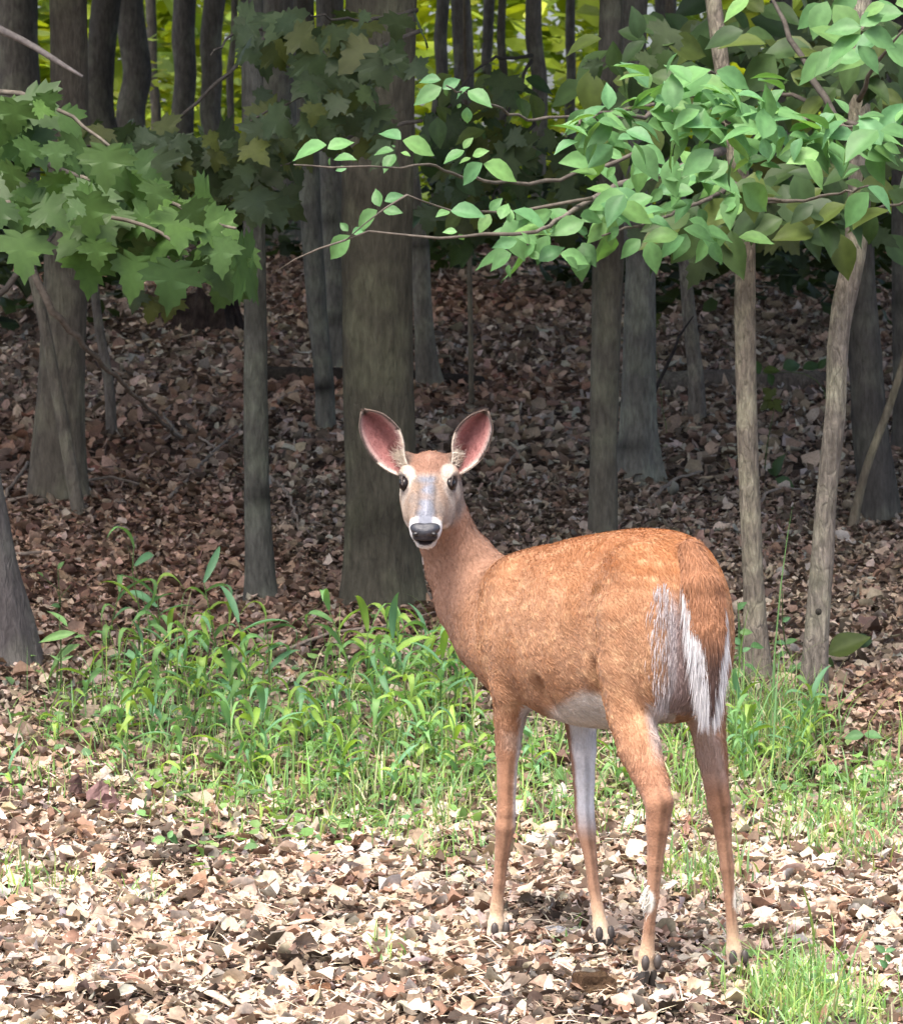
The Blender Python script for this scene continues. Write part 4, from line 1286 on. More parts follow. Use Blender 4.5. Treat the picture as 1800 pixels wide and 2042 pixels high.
# ---- trunks ----------------------------------------------------------------
GREY = (.120, .116, .100); DARK = (.070, .068, .056); PALEB = (.20, .175, .150); MID = (.095, .090, .080)
T1, P1, R1 = make_tree('tree', 'thickest dark trunk, straight behind the head of the deer', [(1218, 682, 850), (1160, 690, 836), (1000, 693, 829), (850, 686, 826), (600, 682, 822), (400, 680, 822), (200, 684, 826), (0, 690, 832)], BARK_DARK, (0.084, 0.077, 0.057), seed=11, marks=5, nseg=28, rough=.035)
T2, _, _ = make_tree('tree', 'grey trunk half hidden behind the thickest dark trunk', [(742, 645, 705), (600, 645, 692), (400, 638, 690), (200, 634, 688), (0, 630, 684)], BARK_GREY, (0.164, 0.156, 0.133), seed=12, marks=4)
T3, _, _ = make_tree('tree', 'slim grey trunk leaning a little, just left of the thickest trunk', [(868, 624, 672), (800, 630, 666), (600, 611, 651), (400, 597, 640), (200, 590, 632), (0, 585, 626)], BARK_GREY, (0.145, 0.139, 0.117), seed=13, marks=5)
T4, P4, R4 = make_tree('tree', 'straight slim trunk with dark branch scars, standing between stump and deer', [(1208, 486, 558), (1150, 492, 546), (1000, 487, 538), (800, 486, 534), (650, 487, 532), (400, 484, 528), (200, 482, 526), (0, 480, 524)], BARK_GREY, (0.108, 0.106, 0.090), seed=14, marks=11, nseg=20)
T5, _, _ = make_tree('tree', 'broad brown-grey trunk under the maple leaves with a thin stem crossing it', [(1003, 56, 176), (900, 66, 168), (700, 80, 172), (500, 88, 178), (250, 100, 176), (0, 98, 174)], BARK_DARK, (0.127, 0.110, 0.085), seed=15, marks=4, nseg=24)
T5b, _, _ = make_tree('sapling', 'thin leaning stem crossing in front of the broad trunk under the maple', [(1035, 150, 180), (900, 122, 148), (750, 96, 120), (560, 58, 80), (400, 18, 38)], BARK_GREY, (0.158, 0.139, 0.109), seed=16, top=3.2, crown=False, cat='sapling', flare=.2)
T5c, _, _ = make_tree('sapling', 'thin stem rising beside the broad trunk, foot near the stump', [(882, 213, 237), (750, 205, 225), (650, 188, 206), (560, 178, 196), (400, 164, 180)], BARK_GREY, (0.151, 0.132, 0.112), seed=17, top=3.4, crown=False, cat='sapling')
T6, _, _ = make_tree('tree', 'smooth dark trunk cut by the edge of the view, leaning away above the grass', [(1335, -50, 90), (1250, -52, 64), (1150, -70, 38), (1000, -90, 10), (850, -120, -20)], BARK_DARK, (0.094, 0.084, 0.082), seed=18, top=6.0, marks=3, nseg=22, rough=.03)
T8, _, _ = make_tree('tree', 'grey trunk with a flared foot, right behind the ears of the deer', [(780, 830, 892), (740, 832, 872), (600, 824, 860), (500, 818, 856), (400, 808, 842), (320, 802, 832), (200, 796, 824), (0, 790, 816)], BARK_GREY, (0.171, 0.154, 0.124), seed=19, marks=5)
T9, _, _ = make_tree('sapling', 'pencil-thin sapling standing on the bare leaf slope above the neck of the deer', [(822, 935, 946), (600, 932, 942), (480, 930, 940), (300, 926, 934)], BARK_GREY, (0.151, 0.127, 0.094), seed=20, top=3.0, crown=False, cat='sapling')
T10, _, _ = make_tree('tree', 'slim trunk whose foot is hidden by the back of the deer', [(1082, 1172, 1234), (900, 1176, 1230), (700, 1178, 1236), (500, 1180, 1244), (250, 1188, 1240), (0, 1196, 1240)], BARK_DARK, (0.120, 0.110, 0.087), seed=21, marks=6, nseg=20)
T11, _, _ = make_tree('tree', 'pale grey trunk with flared roots standing close behind the slim trunk', [(968, 1222, 1330), (930, 1238, 1308), (700, 1242, 1306), (500, 1246, 1306), (300, 1234, 1292), (100, 1230, 1288), (0, 1232, 1290)], BARK_GREY, (0.171, 0.166, 0.143), seed=22, marks=4, nseg=22)
T12, _, _ = make_tree('tree', 'small leaning trunk with a pale stripe beside the lying log', [(848, 1368, 1414), (780, 1374, 1404), (650, 1362, 1390), (560, 1355, 1380), (400, 1345, 1368), (200, 1335, 1356)], BARK_PALE, (0.188, 0.166, 0.139), seed=23, top=5.5)
T13, P13, R13 = make_tree('tree', 'pale rough-barked young trunk beside the rump of the deer, bright leaves above', [(1372, 1476, 1556), (1300, 1487, 1530), (1200, 1484, 1524), (900, 1470, 1512), (650, 1464, 1506), (450, 1462, 1504), (300, 1447, 1486), (140, 1424, 1456), (0, 1406, 1438)], BARK_PALE, (0.248, 0.212, 0.171), seed=24, marks=5, nseg=20, rough=.07)
T14, P14, R14 = make_tree('tree', 'pale crooked trunk with a round knot, rooted in the grass at one side', [(1402, 1576, 1662), (1330, 1600, 1646), (1150, 1614, 1660), (1000, 1625, 1668), (800, 1646, 1687), (650, 1652, 1696), (500, 1680, 1728), (350, 1692, 1737), (200, 1690, 1735)], BARK_PALE, (0.242, 0.212, 0.177), seed=25, marks=6, nseg=20, rough=.07)
T15, _, _ = make_tree('tree', 'dark smooth trunk behind the crooked pale one, foot on bare leaves', [(1050, 1704, 1800), (1000, 1712, 1786), (900, 1702, 1775), (700, 1690, 1758), (560, 1688, 1745), (400, 1688, 1740), (200, 1686, 1736)], BARK_DARK, (0.078, 0.072, 0.064), seed=26, marks=4, nseg=20)
T16, _, _ = make_tree('tree', 'dark trunk cut by the picture edge beside a thin leaning sapling', [(905, 1778, 1850), (600, 1778, 1832), (300, 1776, 1828), (0, 1770, 1822)], BARK_DARK, (0.094, 0.086, 0.076), seed=27, marks=3)
T17, _, _ = make_tree('sapling', 'thin bent sapling leaning across the dark trunk at the picture edge', [(1068, 1678, 1702), (950, 1714, 1730), (800, 1768, 1784), (700, 1800, 1814), (560, 1830, 1842)], BARK_GREY, (0.171, 0.144, 0.105), seed=28, top=2.4, crown=False, cat='sapling')
# knot on the crooked trunk
kp = at(1632, 1220, float(T14.location[1]) - .030)
kv, kq = ellipsoid(kp - np.array(T14.location), (.010, .008, .011), np.eye(3), 12, 8)
obj('knot', mesh_np('knot', kv, kq, np.tile([.05, .045, .04], (len(kv), 1))), T14, BARK_PALE)

# ---- trunks far up the slope
far = [(38, 84, 27.5, .050), (208, 58, 28.5, .035), (272, 58, 30, .045), (362, 46, 31, .04), (420, 42, 29, .055), (505, 44, 33, .04), (560, 72, 28, .06), (612, 30, 34, .05), (742, 36, 33, .05),
       (872, 26, 32, .05), (928, 40, 30, .055), (978, 22, 34, .045), (1002, 16, 27, .03), (1076, 32, 29, .05), (1142, 20, 34, .05), (1214, 30, 31, .035), (1330, 44, 33, .05), (1570, 44, 32, .05), (1662, 40, 30, .06), (1745, 50, 34, .055), (1795, 30, 29, .05), (310, 20, 34, .04), (460, 14, 26, .04)]
far_labels = ['dark far trunk at the upper corner, widest of the far trunks', "far trunk between the broad trunk's top and a narrower dark one, above the maple", 'far trunk with bright leaves showing on its inner side, above the maple', 'far trunk between two bright gaps, above the drooping dim leaves', 'far trunk with a bright strip on each side, near the scarred trunk', 'far trunk hidden close behind the top of the scarred slim trunk', 'broad far trunk between the scarred trunk and the slim leaning one', 'thin far trunk just behind the top of the slim leaning trunk', 'far trunk showing past the edge of the thickest trunk', 'narrow far trunk in the bright gap, closest to the thickest trunk', 'broader far trunk in the middle of the bright gap', "narrow far trunk right of the gap's middle, paired with a thinner one", 'thinnest dark far stem in the bright gap', 'far trunk ending the bright gap, near the olive leaves', 'thin far trunk between the bright gap and the pale grey trunk', 'far trunk just before the top of the pale grey trunk', 'far trunk between pale grey trunk and pale young trunk', 'far trunk behind the bright leaves beside the pale young trunk', "far trunk behind the bright leaves, in front of the crooked trunk's top", 'far trunk behind the leaves past the crooked trunk', 'far trunk at the upper corner behind the bright leaf spray', 'thin far trunk in a bright gap above the maple leaves', 'thinnest far stem beside the scarred slim trunk']
for k, (cx, w, Y, sh) in enumerate(far):
    j = rng.uniform(-26, 26)
    yb = 1021 - 0  # unused row; depth is given
    pz = float(ground_z((cx - 900) * Y / F_PX, Y))
    pyb = float(project(np.array([(cx - 900) * Y / F_PX, Y, pz]))[1])
    make_tree('tree', far_labels[k], [(pyb, cx - w * .62 + j * .3, cx + w * .62 + j * .3), (pyb - 60, cx - w / 2, cx + w / 2), *[(py_, cx - w / 2 - j * (300 - py_) / 600 + q_, cx + w / 2 - j * (300 - py_) / 600 + q_ * rng.uniform(.6, 1.2)) for py_, q_ in zip((300, 220, 150, 80, 0), rng.normal(0, 4.5, 5))]], BARK_DARK, (sh * 2.6, sh * 2.4, sh * 2.05), seed=40 + k, group='far trunks on top of the slope', depth=Y, crown=(k % 2 == 0), nseg=12)

# ---- extra unseen crowns, added over the wood to shade it
shade_crown_sites = [(-3.6, 14.3), (3.4, 14.2), (-3.0, 17.5), (3.2, 17.8), (-5.8, 16.0), (5.8, 15.8), (0.2, 20.5), (-3.4, 23.5), (3.8, 24), (-.6, 14.4), (.5, 15.8), (-2.0, 27.5)]
for k, (x, y) in enumerate(shade_crown_sites):
    hold = [T1, T4, T10, T15, T11, T5][k % 6]
    add_crown(hold, np.array([x, y, 5.4 + .09 * (y - 13) + .5 * ((k * 7) % 5 - 2) / 2]), 1.05, k)

# unseen woods added on both sides to block low sky light
def foliage_mass(name, boxes, n, smin_, smax_, pal, mat, pw=(1, 1, 1)):
    P = []
    tot = sum(b[6] for b in boxes)
    for b in boxes:
        m = int(n * b[6] / tot)
        ncl = max(4, m // 60)
        c = np.stack([rng.uniform(b[0], b[1], ncl), rng.uniform(b[2], b[3], ncl), rng.uniform(b[4], b[5], ncl)], -1)
        sp = .12 * (b[5] - b[4]) + .10
        q = c[rng.integers(0, ncl, m)] + rng.normal(0, sp, (m, 3)) * np.array([1, 1, .7])
        P.append(q)
    P = np.concatenate(P)
    if len(pw) != len(pal): pw = [1] * len(pal)
    P = P[P[:, 2] > ground_z(P[:, 0], P[:, 1]) + .05]
    V, Fs, C = scatter(P, rng.uniform(smin_, smax_, len(P)), rng.uniform(.55, .9, len(P)), np.abs(rng.normal(.4, .45, len(P))), pick(pal, pw, len(P)), .3, .35)
    o = obj(name, mesh_np(name, V, Fs, C, smooth=False), None, mat)
    o['kind'] = 'stuff'
    return o

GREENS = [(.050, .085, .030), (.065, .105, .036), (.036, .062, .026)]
foliage_mass('side_shade_foliage', [(-13, -7, 12, 34, .3, 7, 1), (7, 13, 12, 34, .3, 7, 1), (-8, -4.2, 28, 36, 1.5, 5.5, .35), (4.2, 8, 28, 36, 1.5, 5.5, .35)], 6000, .22, .45, GREENS, LEAF)
# dim shrub layer up the slope
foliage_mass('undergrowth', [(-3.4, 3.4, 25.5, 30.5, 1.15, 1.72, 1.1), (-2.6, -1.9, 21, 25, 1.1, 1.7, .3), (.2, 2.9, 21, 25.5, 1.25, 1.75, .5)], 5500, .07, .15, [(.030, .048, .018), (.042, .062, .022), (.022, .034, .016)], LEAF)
# sunlit edge of the wood far beyond
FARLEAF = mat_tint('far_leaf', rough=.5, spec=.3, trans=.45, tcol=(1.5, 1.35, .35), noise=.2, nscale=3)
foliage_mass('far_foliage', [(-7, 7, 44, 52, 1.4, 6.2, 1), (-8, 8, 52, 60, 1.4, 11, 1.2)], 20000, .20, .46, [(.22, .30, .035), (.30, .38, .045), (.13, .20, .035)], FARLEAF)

foliage_mass('sunlit_sprigs', [(-.9, 1.4, 33, 37, 1.55, 2.7, 1), (-3.2, -1.6, 33, 37, 1.7, 2.9, .8)], 1500, .06, .13, [(.20, .28, .035), (.26, .34, .05)], FARLEAF, (1, 1))
# ---- stump, logs, sticks -----------------------------------------------------
def build_stump():
    b = hit(415, 668)
    root = empty('tree_stump', b)
    tag(root, 'nearly black rotten stump with a jagged top behind the drooping maple leaf', 'stump')
    w = 66 * b[1] / F_PX
    h = 104 * b[1] / F_PX
    n = 30; L = 9
    V, C = [], []
    rs = np.random.default_rng(4)
    jag = rs.uniform(.72, 1.06, n); jag = (jag + np.roll(jag, 1)) / 2 + (rs.random(n) < .18) * .22
    rid = 1 + .10 * np.cos(np.arange(n) * 2 * np.pi / n * 7) + rs.normal(0, .045, n)
    for k in range(L):
        f = k / (L - 1)
        for j in range(n):
            a = j / n * 2 * np.pi
            r = w * (1.12 - .32 * f + .30 * math.exp(-f * 7)) * rid[j]
            V.append((r * math.cos(a), r * math.sin(a) * .9, -.04 + f * h * jag[j]))
            C.append(np.array([.030, .022, .020]) * rs.uniform(.6, 1.7))
    for j in range(n):   # hollow inside
        a = j / n * 2 * np.pi
        V.append((w * .55 * math.cos(a), w * .5 * math.sin(a), h * .55)); C.append(np.array([.02, .014, .012]))
    V = np.array(V); G = np.arange((L + 1) * n).reshape(L + 1, n); G2 = np.roll(G, -1, 1)
    Q = np.stack([G[:-1], G2[:-1], G2[1:], G[1:]], -1).reshape(-1, 4)
    obj('stump_wood', mesh_np('stump', V, Q, np.array(C), smooth=False), root, WOOD)
build_stump()

def log(name, label, ends, r, colr, seed):
    a, b = hit(*ends[0]), hit(*ends[1])
    a[2] += r * .6; b[2] += r * .6
    m = (a + b) / 2 + np.array([0, .05, .01])
    P, Rr = resample([a, m, b], [r, r * .95, r * .8], .08)
    V, Fs, C = tube(P, Rr, 14, .16, colr, seed)
    o = obj(name, mesh_np(name, V - a, Fs, C), None, WOOD)
    o.location = [float(v) for v in a]
    tag(o, label, 'log')
log('fallen_log', 'thin dark log lying behind the slim trunk and the thickest trunk', [(500, 764), (960, 780)], .048, (.038, .030, .025), 3)
log('fallen_log', 'grey-brown log lying across the slope behind the pale young trunk', [(1225, 790), (1660, 782)], .062, (.125, .105, .088), 5)

sticks = [
    ('bare forked twig lying on the leaves just left of the scarred slim trunk', [(338, 1008), (420, 928), (482, 868)], .006, .02),
    ('short twig crossing the forked twig near the scarred slim trunk', [(392, 884), (430, 912), (468, 942)], .005, .015),
    ('dark twig rising past the foot of the broad trunk under the maple', [(8, 1012), (60, 970), (106, 938)], .006, .10),
    ('long bent twig lying below the broad trunk under the maple', [(16, 1014), (130, 1000), (210, 978), (282, 982)], .006, .03),
    ('twig arching from the foot of the scarred slim trunk down the slope', [(536, 965), (570, 1005), (588, 1050), (602, 1085)], .005, .03),
    ('straight pale twig lying beside the dark leaning trunk', [(28, 1124), (80, 1122), (128, 1114)], .006, .01),
    ('pale straight twig on the leaf slope above the scarred trunk', [(536, 838), (570, 810), (600, 790)], .008, .02),
    ('twig lying on the leaves behind the neck of the deer', [(990, 985), (1020, 945), (1058, 900)], .005, .05),
    ('thin twig lying between the two pale young trunks', [(1508, 1030), (1545, 1005), (1600, 992)], .006, .04),
    ('long thin twig lying in front of the thickest trunk among the weeds', [(560, 1318), (640, 1300), (760, 1282), (870, 1240)], .005, .03),
    ('reddish twig lying under the maple leaves behind the broad trunk', [(205, 548), (260, 544), (310, 545)], .010, .02),
    ('grey twig lying on the slope behind the grey pale trunk roots', [(1300, 1010), (1350, 985), (1400, 955)], .007, .05)]
for k, (lab, pl, r, hgt) in enumerate(sticks):
    P = []
    for j, (x, y) in enumerate(pl):
        p = hit(x, y); p[2] += .028 + hgt * math.sin(math.pi * j / (len(pl) - 1)) * .6
        P.append(p)
    stick('twig', lab, 'twig', P, np.linspace(r * 1.2, r * .6, len(P)), TWIG, (.27, .22, .175), 'twigs on the leaf litter', k)
# branches that stand or lean
b0 = hit(1232, 905)
Yb = float(b0[1])
stick('dead_branch', 'black bare branch leaning in front of the pale grey trunk', 'branch', [b0, at(1270, 840, Yb), at(1310, 770, Yb + .05), at(1345, 690, Yb + .1), at(1382, 630, Yb + .15)], [.010, .009, .008, .006, .003], TWIG, (.035, .03, .028), None, 3)
b0 = hit(232, 745)
stick('dead_branch', 'pale bare branch leaning down across the broad trunk under the maple', 'branch', [at(64, 540, 15.4), at(100, 610, 15.4), at(150, 670, 15.5), at(215, 735, 15.7), hit(330, 830)], [.014, .013, .011, .008, .004], TWIG, (.19, .155, .12), None, 4)
stick('dead_branch', 'pale bare branch slanting down in the upper corner over dark trunks', 'branch', [at(-30, 40, 13.2), at(40, 78, 13.2), at(100, 112, 13.15), at(165, 152, 13.1)], [.013, .011, .009, .004], TWIG, (.24, .21, .19), None, 5)
stick('dead_branch', 'grey bare twig reaching from the edge toward the maple leaves', 'branch', [at(-20, 600, 14.6), at(50, 530, 14.6), at(110, 465, 14.7)], [.012, .010, .005], TWIG, (.10, .085, .07), None, 6)

# ---- leaves ------------------------------------------------------------------
OV = [leaf_ovate(k, c) for k, c in enumerate([(.115, .245, .095), (.135, .275, .105), (.095, .210, .080), (.150, .285, .095), (.110, .245, .110)])]  # ovate leaves, their sunlit brightness put into the greens
OVD = [leaf_ovate(k + 20, c) for k, c in enumerate([(.050, .092, .034), (.060, .105, .036), (.045, .080, .034), (.085, .12, .03)])]  # the same leaf with shade put into its darker greens
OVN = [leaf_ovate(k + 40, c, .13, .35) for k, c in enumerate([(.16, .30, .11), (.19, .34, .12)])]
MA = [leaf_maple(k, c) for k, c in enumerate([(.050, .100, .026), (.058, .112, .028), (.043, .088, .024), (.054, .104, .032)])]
MAD = [leaf_maple(k + 20, c, .4) for k, c in enumerate([(.055, .082, .040), (.050, .074, .030), (.062, .090, .044), (.070, .085, .022)])]  # maple leaves dulled by shade put into their colour
for m_ in OV + OVD + OVN + MA + MAD: m_.materials.append(LEAF)

def img_leaf(meshes, parent, origin, x0, y0, x1, y1, Y, face=.75, yaw=.35):
    """A leaf from base pixel to tip pixel at a depth, tipped a little in depth."""
    p = at(x0, y0, Y); q = at(x1, y1, Y + random.gauss(0, yaw) * math.hypot(x1 - x0, y1 - y0) * Y / F_PX)
    d = q - p
    L = float(np.linalg.norm(d))
    nrm = np.array([random.gauss(0, .35), -face + random.gauss(0, .2), random.uniform(.35, .9)])
    return add_leaf(random.choice(meshes), parent, p, d, nrm, L, origin)

def fill(meshes, parents, origin, boxes, n, smin_, smax_, Y0, Y1, hang=.5, face=.6):
    tot = sum((b[2] - b[0]) * (b[3] - b[1]) for b in boxes)
    for b in boxes:
        for _ in range(int(n * (b[2] - b[0]) * (b[3] - b[1]) / tot)):
            x, y = random.uniform(b[0], b[2]), random.uniform(b[1], b[3])
            L = random.uniform(smin_, smax_)
            a = random.uniform(0, 2 * math.pi)
            dx, dy = math.cos(a), math.sin(a) * .55 + hang
            m = math.hypot(dx, dy)
            img_leaf(meshes, random.choice(parents), origin, x, y, x + dx / m * L, y + dy / m * L, random.uniform(Y0, Y1), face=face)

def branch(parent, pl, Y0, Y1, r, colr=(.11, .095, .08), seed=0):
    n = len(pl)
    P = [at(x, y, Y0 + (Y1 - Y0) * k / (n - 1)) for k, (x, y) in enumerate(pl)]
    o = stick('branch', None, None, P, np.linspace(r, r * .35, n), TWIG, colr, None, seed, parent=parent)
    return o

# hanging twigs of the pale young tree, drawn across the middle of the view
z5 = lambda x, y: (550 + x * .3611, y * .3611)
z6 = lambda x, y: (1150 + x * .3611, y * .3611)
o13 = np.array(T13.location)
Yc = 11.2
br = {}
br['a'] = branch(T13, [(1440, 300), (1330, 345), (1230, 370), (1150, 415), (1068, 462)], 12.4, 11.2, .014, (.13, .115, .10), 1)
br['b'] = branch(T13, [(1068, 462), (960, 470), (860, 474), (720, 466), (690, 478)], 11.2, 11.2, .005, seed=2)
br['c'] = branch(T13, [(1180, 395), (1020, 420), (972, 421), (880, 418), (812, 388)], 11.5, 11.15, .005, seed=3)
br['d'] = branch(T13, [(1300, 300), (1060, 365), (985, 358), (911, 350), (860, 327), (767, 334), (586, 328)], 12.0, 11.1, .006, seed=4)
br['e'] = branch(T13, [(1440, 180), (1250, 215), (1060, 235), (960, 200), (890, 170)], 12.4, 11.2, .006, seed=5)
br['f'] = branch(T13, [(690, 478), (600, 510), (545, 545)], 11.2, 11.3, .003, seed=6)
br['g'] = branch(T13, [(812, 388), (760, 420), (690, 478)], 11.15, 11.2, .003, seed=7)
mid5 = {'d': [(280,800,70,850),(285,820,430,760),(320,880,435,855),(300,870,290,920),(390,930,325,935),(690,770,565,705),(700,775,890,830),(650,830,535,835),(655,850,590,935),(690,840,745,850),(660,810,640,800),(1040,830,920,880),(1035,820,1080,750),(1085,860,1165,820),(1075,870,1010,890),(1140,900,1010,1015),(1145,905,1350,970)],
        'e': [(915,480,755,560),(910,440,785,435),(920,490,1020,425),(1070,480,985,530),(1060,500,1190,565),(1055,590,1055,690),(1020,570,1000,600),(930,490,950,530)],
        'g': [(575,1140,540,1035),(600,1110,715,1068),(590,1160,695,1160),(560,1160,425,1270),(410,1300,278,1430),(400,1275,350,1225),(420,1290,500,1260)],
        'c': [(960,1165,885,1180),(965,1165,1160,1168),(1180,1180,1120,1280),(1180,1165,1245,1088),(1240,1210,1280,1105),(1290,1230,1300,1150),(1330,1260,1400,1200)],
        'b': [(1000,1280,920,1270),(1010,1290,1040,1330),(1300,1400,1080,1450),(1330,1330,1195,1355),(1400,1350,1370,1275),(1300,1400,1170,1480),(1290,1460,1280,1540),(1430,1350,1360,1420)],
        'a': [(1450,1440,1590,1350),(1570,1400,1740,1440),(1650,1260,1505,1265),(1460,1430,1380,1380),(1600,1420,1680,1480),(1450,1340,1330,1290)]}
for k, ls in mid5.items():
    for (a, b_, c, d_) in ls:
        img_leaf(OV, br[k], o13, *z5(a, b_), *z5(c, d_), Yc + random.uniform(-.1, .25))
br['h'] = branch(T13, [(1440, 250), (1350, 225), (1260, 230), (1180, 235), (1150, 250)], 12.4, 10.95, .008, seed=8)
br['i'] = branch(T13, [(1450, 240), (1500, 225), (1600, 235), (1700, 250), (1800, 260)], 12.4, 10.9, .008, seed=9)
br['j'] = branch(T13, [(1440, 200), (1420, 165), (1416, 140), (1330, 165)], 12.4, 11.0, .006, seed=10)
br['k'] = branch(T13, [(1450, 380), (1400, 400), (1300, 440), (1200, 470)], 12.4, 11.4, .007, seed=11)
br['l'] = branch(T13, [(1450, 360), (1540, 400), (1640, 390), (1730, 370)], 12.4, 11.5, .007, seed=12)
brt = [(740,385,370,535,'j'),(745,420,470,520,'j'),(770,390,970,470,'j'),(800,480,930,520,'j'),(340,540,230,560,'h'),(200,600,345,650,'h'),(400,610,575,655,'h'),(390,680,510,695,'h'),(270,720,425,762,'h'),(165,640,-10,810,'h'),(110,790,40,895,'h'),(200,690,0,800,'h'),(590,700,845,655,'i'),(780,690,630,810,'i'),(730,790,610,890,'i'),(860,690,1040,712,'i'),(870,640,995,590,'i'),(740,630,880,560,'i'),(900,560,960,668,'i'),(1040,560,1175,600,'i'),(1110,640,1380,655,'i'),(1260,760,1100,830,'i'),(1240,760,1180,880,'i'),(1390,660,1500,640,'i'),(1530,740,1390,740,'i'),(1530,700,1830,690,'i'),(1560,760,1830,750,'i'),(1480,830,1625,800,'i'),(1560,850,1740,862,'i'),(1640,820,1810,875,'i'),(1380,820,1485,870,'i'),(1000,690,1100,620,'i'),(640,560,760,500,'j'),(500,580,650,590,'j'),(945,890,1050,855,'i'),(1010,910,1135,905,'i'),(1000,940,1010,985,'i'),(960,900,940,925,'i'),(430,560,540,545,'h'),(620,600,740,600,'j'),(840,500,930,440,'j'),(1270,800,1430,905,'i'),(1290,780,1420,850,'i'),(1000,650,1120,690,'i'),(330,640,250,610,'h'),(480,620,560,560,'h'),(1200,850,1290,900,'i'),(1320,870,1425,950,'i'),(1690,800,1800,830,'i'),(1700,640,1560,620,'i')]
for (a, b_, c, d_, k) in brt:
    img_leaf(OV, br[k], o13, *z6(a, b_), *z6(c, d_), 10.85 + random.uniform(0, .3), face=.45)
midr = [(380,800,300,920,'k'),(200,1060,50,1010,'k'),(330,1130,155,1240,'k'),(170,1235,45,1335,'k'),(350,1320,240,1415,'k'),(400,1330,440,1505,'k'),(560,1290,370,1305,'k'),(460,1180,380,1245,'k'),(640,1100,520,1215,'k'),(670,1150,720,1255,'k'),(800,1010,660,1080,'k'),(230,1250,160,1330,'k'),(330,1010,220,1040,'k'),(470,1040,400,1120,'k'),(560,900,440,1000,'k'),(620,960,530,1060,'k'),(250,870,150,820,'k'),(120,900,25,960,'k'),(210,920,160,980,'k'),(150,1130,90,1190,'k'),(260,1100,170,1110,'k'),(60,1290,-10,1250,'k'),(80,1420,-20,1490,'k'),(520,1140,470,1180,'k'),(1610,1060,1455,1250,'l'),(1605,1030,1765,1150,'l'),(760,940,860,990,'l'),(690,880,590,960,'l'),(720,930,640,1000,'k'),(560,1010,440,1060,'k'),(1560,930,1460,960,'l')]
for (a, b_, c, d_, k) in midr:
    img_leaf(OV, br[k], o13, *z6(a, b_), *z6(c, d_), 11.4 + random.uniform(0, .4))
fill(OV, [br['h'], br['i'], br['j']], o13, [(1150, 215, 1420, 290), (1290, 150, 1520, 250), (1420, 225, 1810, 325)], 150, 42, 82, 10.8, 11.25, .12, .30)
fill(OV, [br['k'], br['a']], o13, [(1170, 290, 1480, 480), (1010, 410, 1190, 500)], 70, 45, 88, 11.3, 11.8, .5, .6)
# shaded leaves behind and below them, on the crooked pale tree
o14 = np.array(T14.location)
br2 = [branch(T14, [(1705, 420), (1600, 400), (1500, 410), (1400, 430)], 12.3, 12.5, .008, seed=21), branch(T14, [(1712, 250), (1600, 200), (1480, 170), (1330, 150)], 12.3, 12.8, .008, seed=22),
       branch(T14, [(1712, 200), (1750, 120), (1800, 60)], 12.3, 12.0, .008, seed=23), branch(T14, [(1705, 300), (1600, 120), (1560, 40), (1530, -40)], 12.3, 12.6, .012, (.085, .075, .065), seed=24), branch(T14, [(1705, 440), (1750, 420), (1810, 400)], 12.3, 12.0, .008, seed=25)]
dk = 0
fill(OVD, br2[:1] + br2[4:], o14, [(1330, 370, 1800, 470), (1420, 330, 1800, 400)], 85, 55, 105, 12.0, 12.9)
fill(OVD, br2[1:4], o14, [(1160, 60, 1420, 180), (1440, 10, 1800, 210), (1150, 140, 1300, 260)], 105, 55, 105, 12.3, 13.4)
fill(OV, br2[2:3], o14, [(1600, -20, 1800, 120)], 16, 70, 100, 11.8, 12.2)
for (a, b_, c, d_) in [(1570,150,1365,150),(1570,190,1350,335),(1580,180,1785,240),(1550,250,1685,385),(1560,140,1700,60),(950,-10,795,95),(1700,20,1560,80)]:
    img_leaf(OV, br2[2], o14, *z6(a, b_), *z6(c, d_), 11.4)
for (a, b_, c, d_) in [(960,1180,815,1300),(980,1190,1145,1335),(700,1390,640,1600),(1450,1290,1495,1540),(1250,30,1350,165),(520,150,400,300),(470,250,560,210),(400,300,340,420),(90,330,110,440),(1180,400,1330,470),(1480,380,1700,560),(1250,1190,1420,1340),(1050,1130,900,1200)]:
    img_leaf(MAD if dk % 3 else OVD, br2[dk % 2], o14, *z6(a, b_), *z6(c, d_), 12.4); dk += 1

# low maple entering from the side: broad lobed leaves in the shade
msap = empty('maple_sapling', (-1.75, 11.5, float(ground_z(-1.75, 11.5))))
tag(msap, 'young maple reaching in with large lobed green leaves above the stump', 'tree', None)
omp = np.array(msap.location)
stick('trunk', None, None, [omp + np.array([0, 0, -.05]), omp + np.array([.02, 0, 1.2]), omp + np.array([.10, -.05, 3.4])], [.035, .030, .02], TWIG, (.12, .11, .10), None, 1, parent=msap)
add_crown(msap, omp + np.array([.1, .6, 4.6]), .62, 2)  # unseen crown added to shade the lobed leaves
mb = []
for k, (pl, Y0, Y1) in enumerate([([(-420, 250), (-150, 250), (20, 290), (150, 350), (300, 385), (420, 440), (470, 455)], 11.5, 11.0), ([(-420, 250), (-200, 330), (0, 400), (130, 430), (270, 440), (380, 500)], 11.5, 10.95), ([(-420, 180), (-150, 170), (40, 190), (140, 230), (230, 300)], 11.5, 11.2)]):
    mb.append(branch(msap, pl, Y0, Y1, .010, (.12, .105, .085), 30 + k))
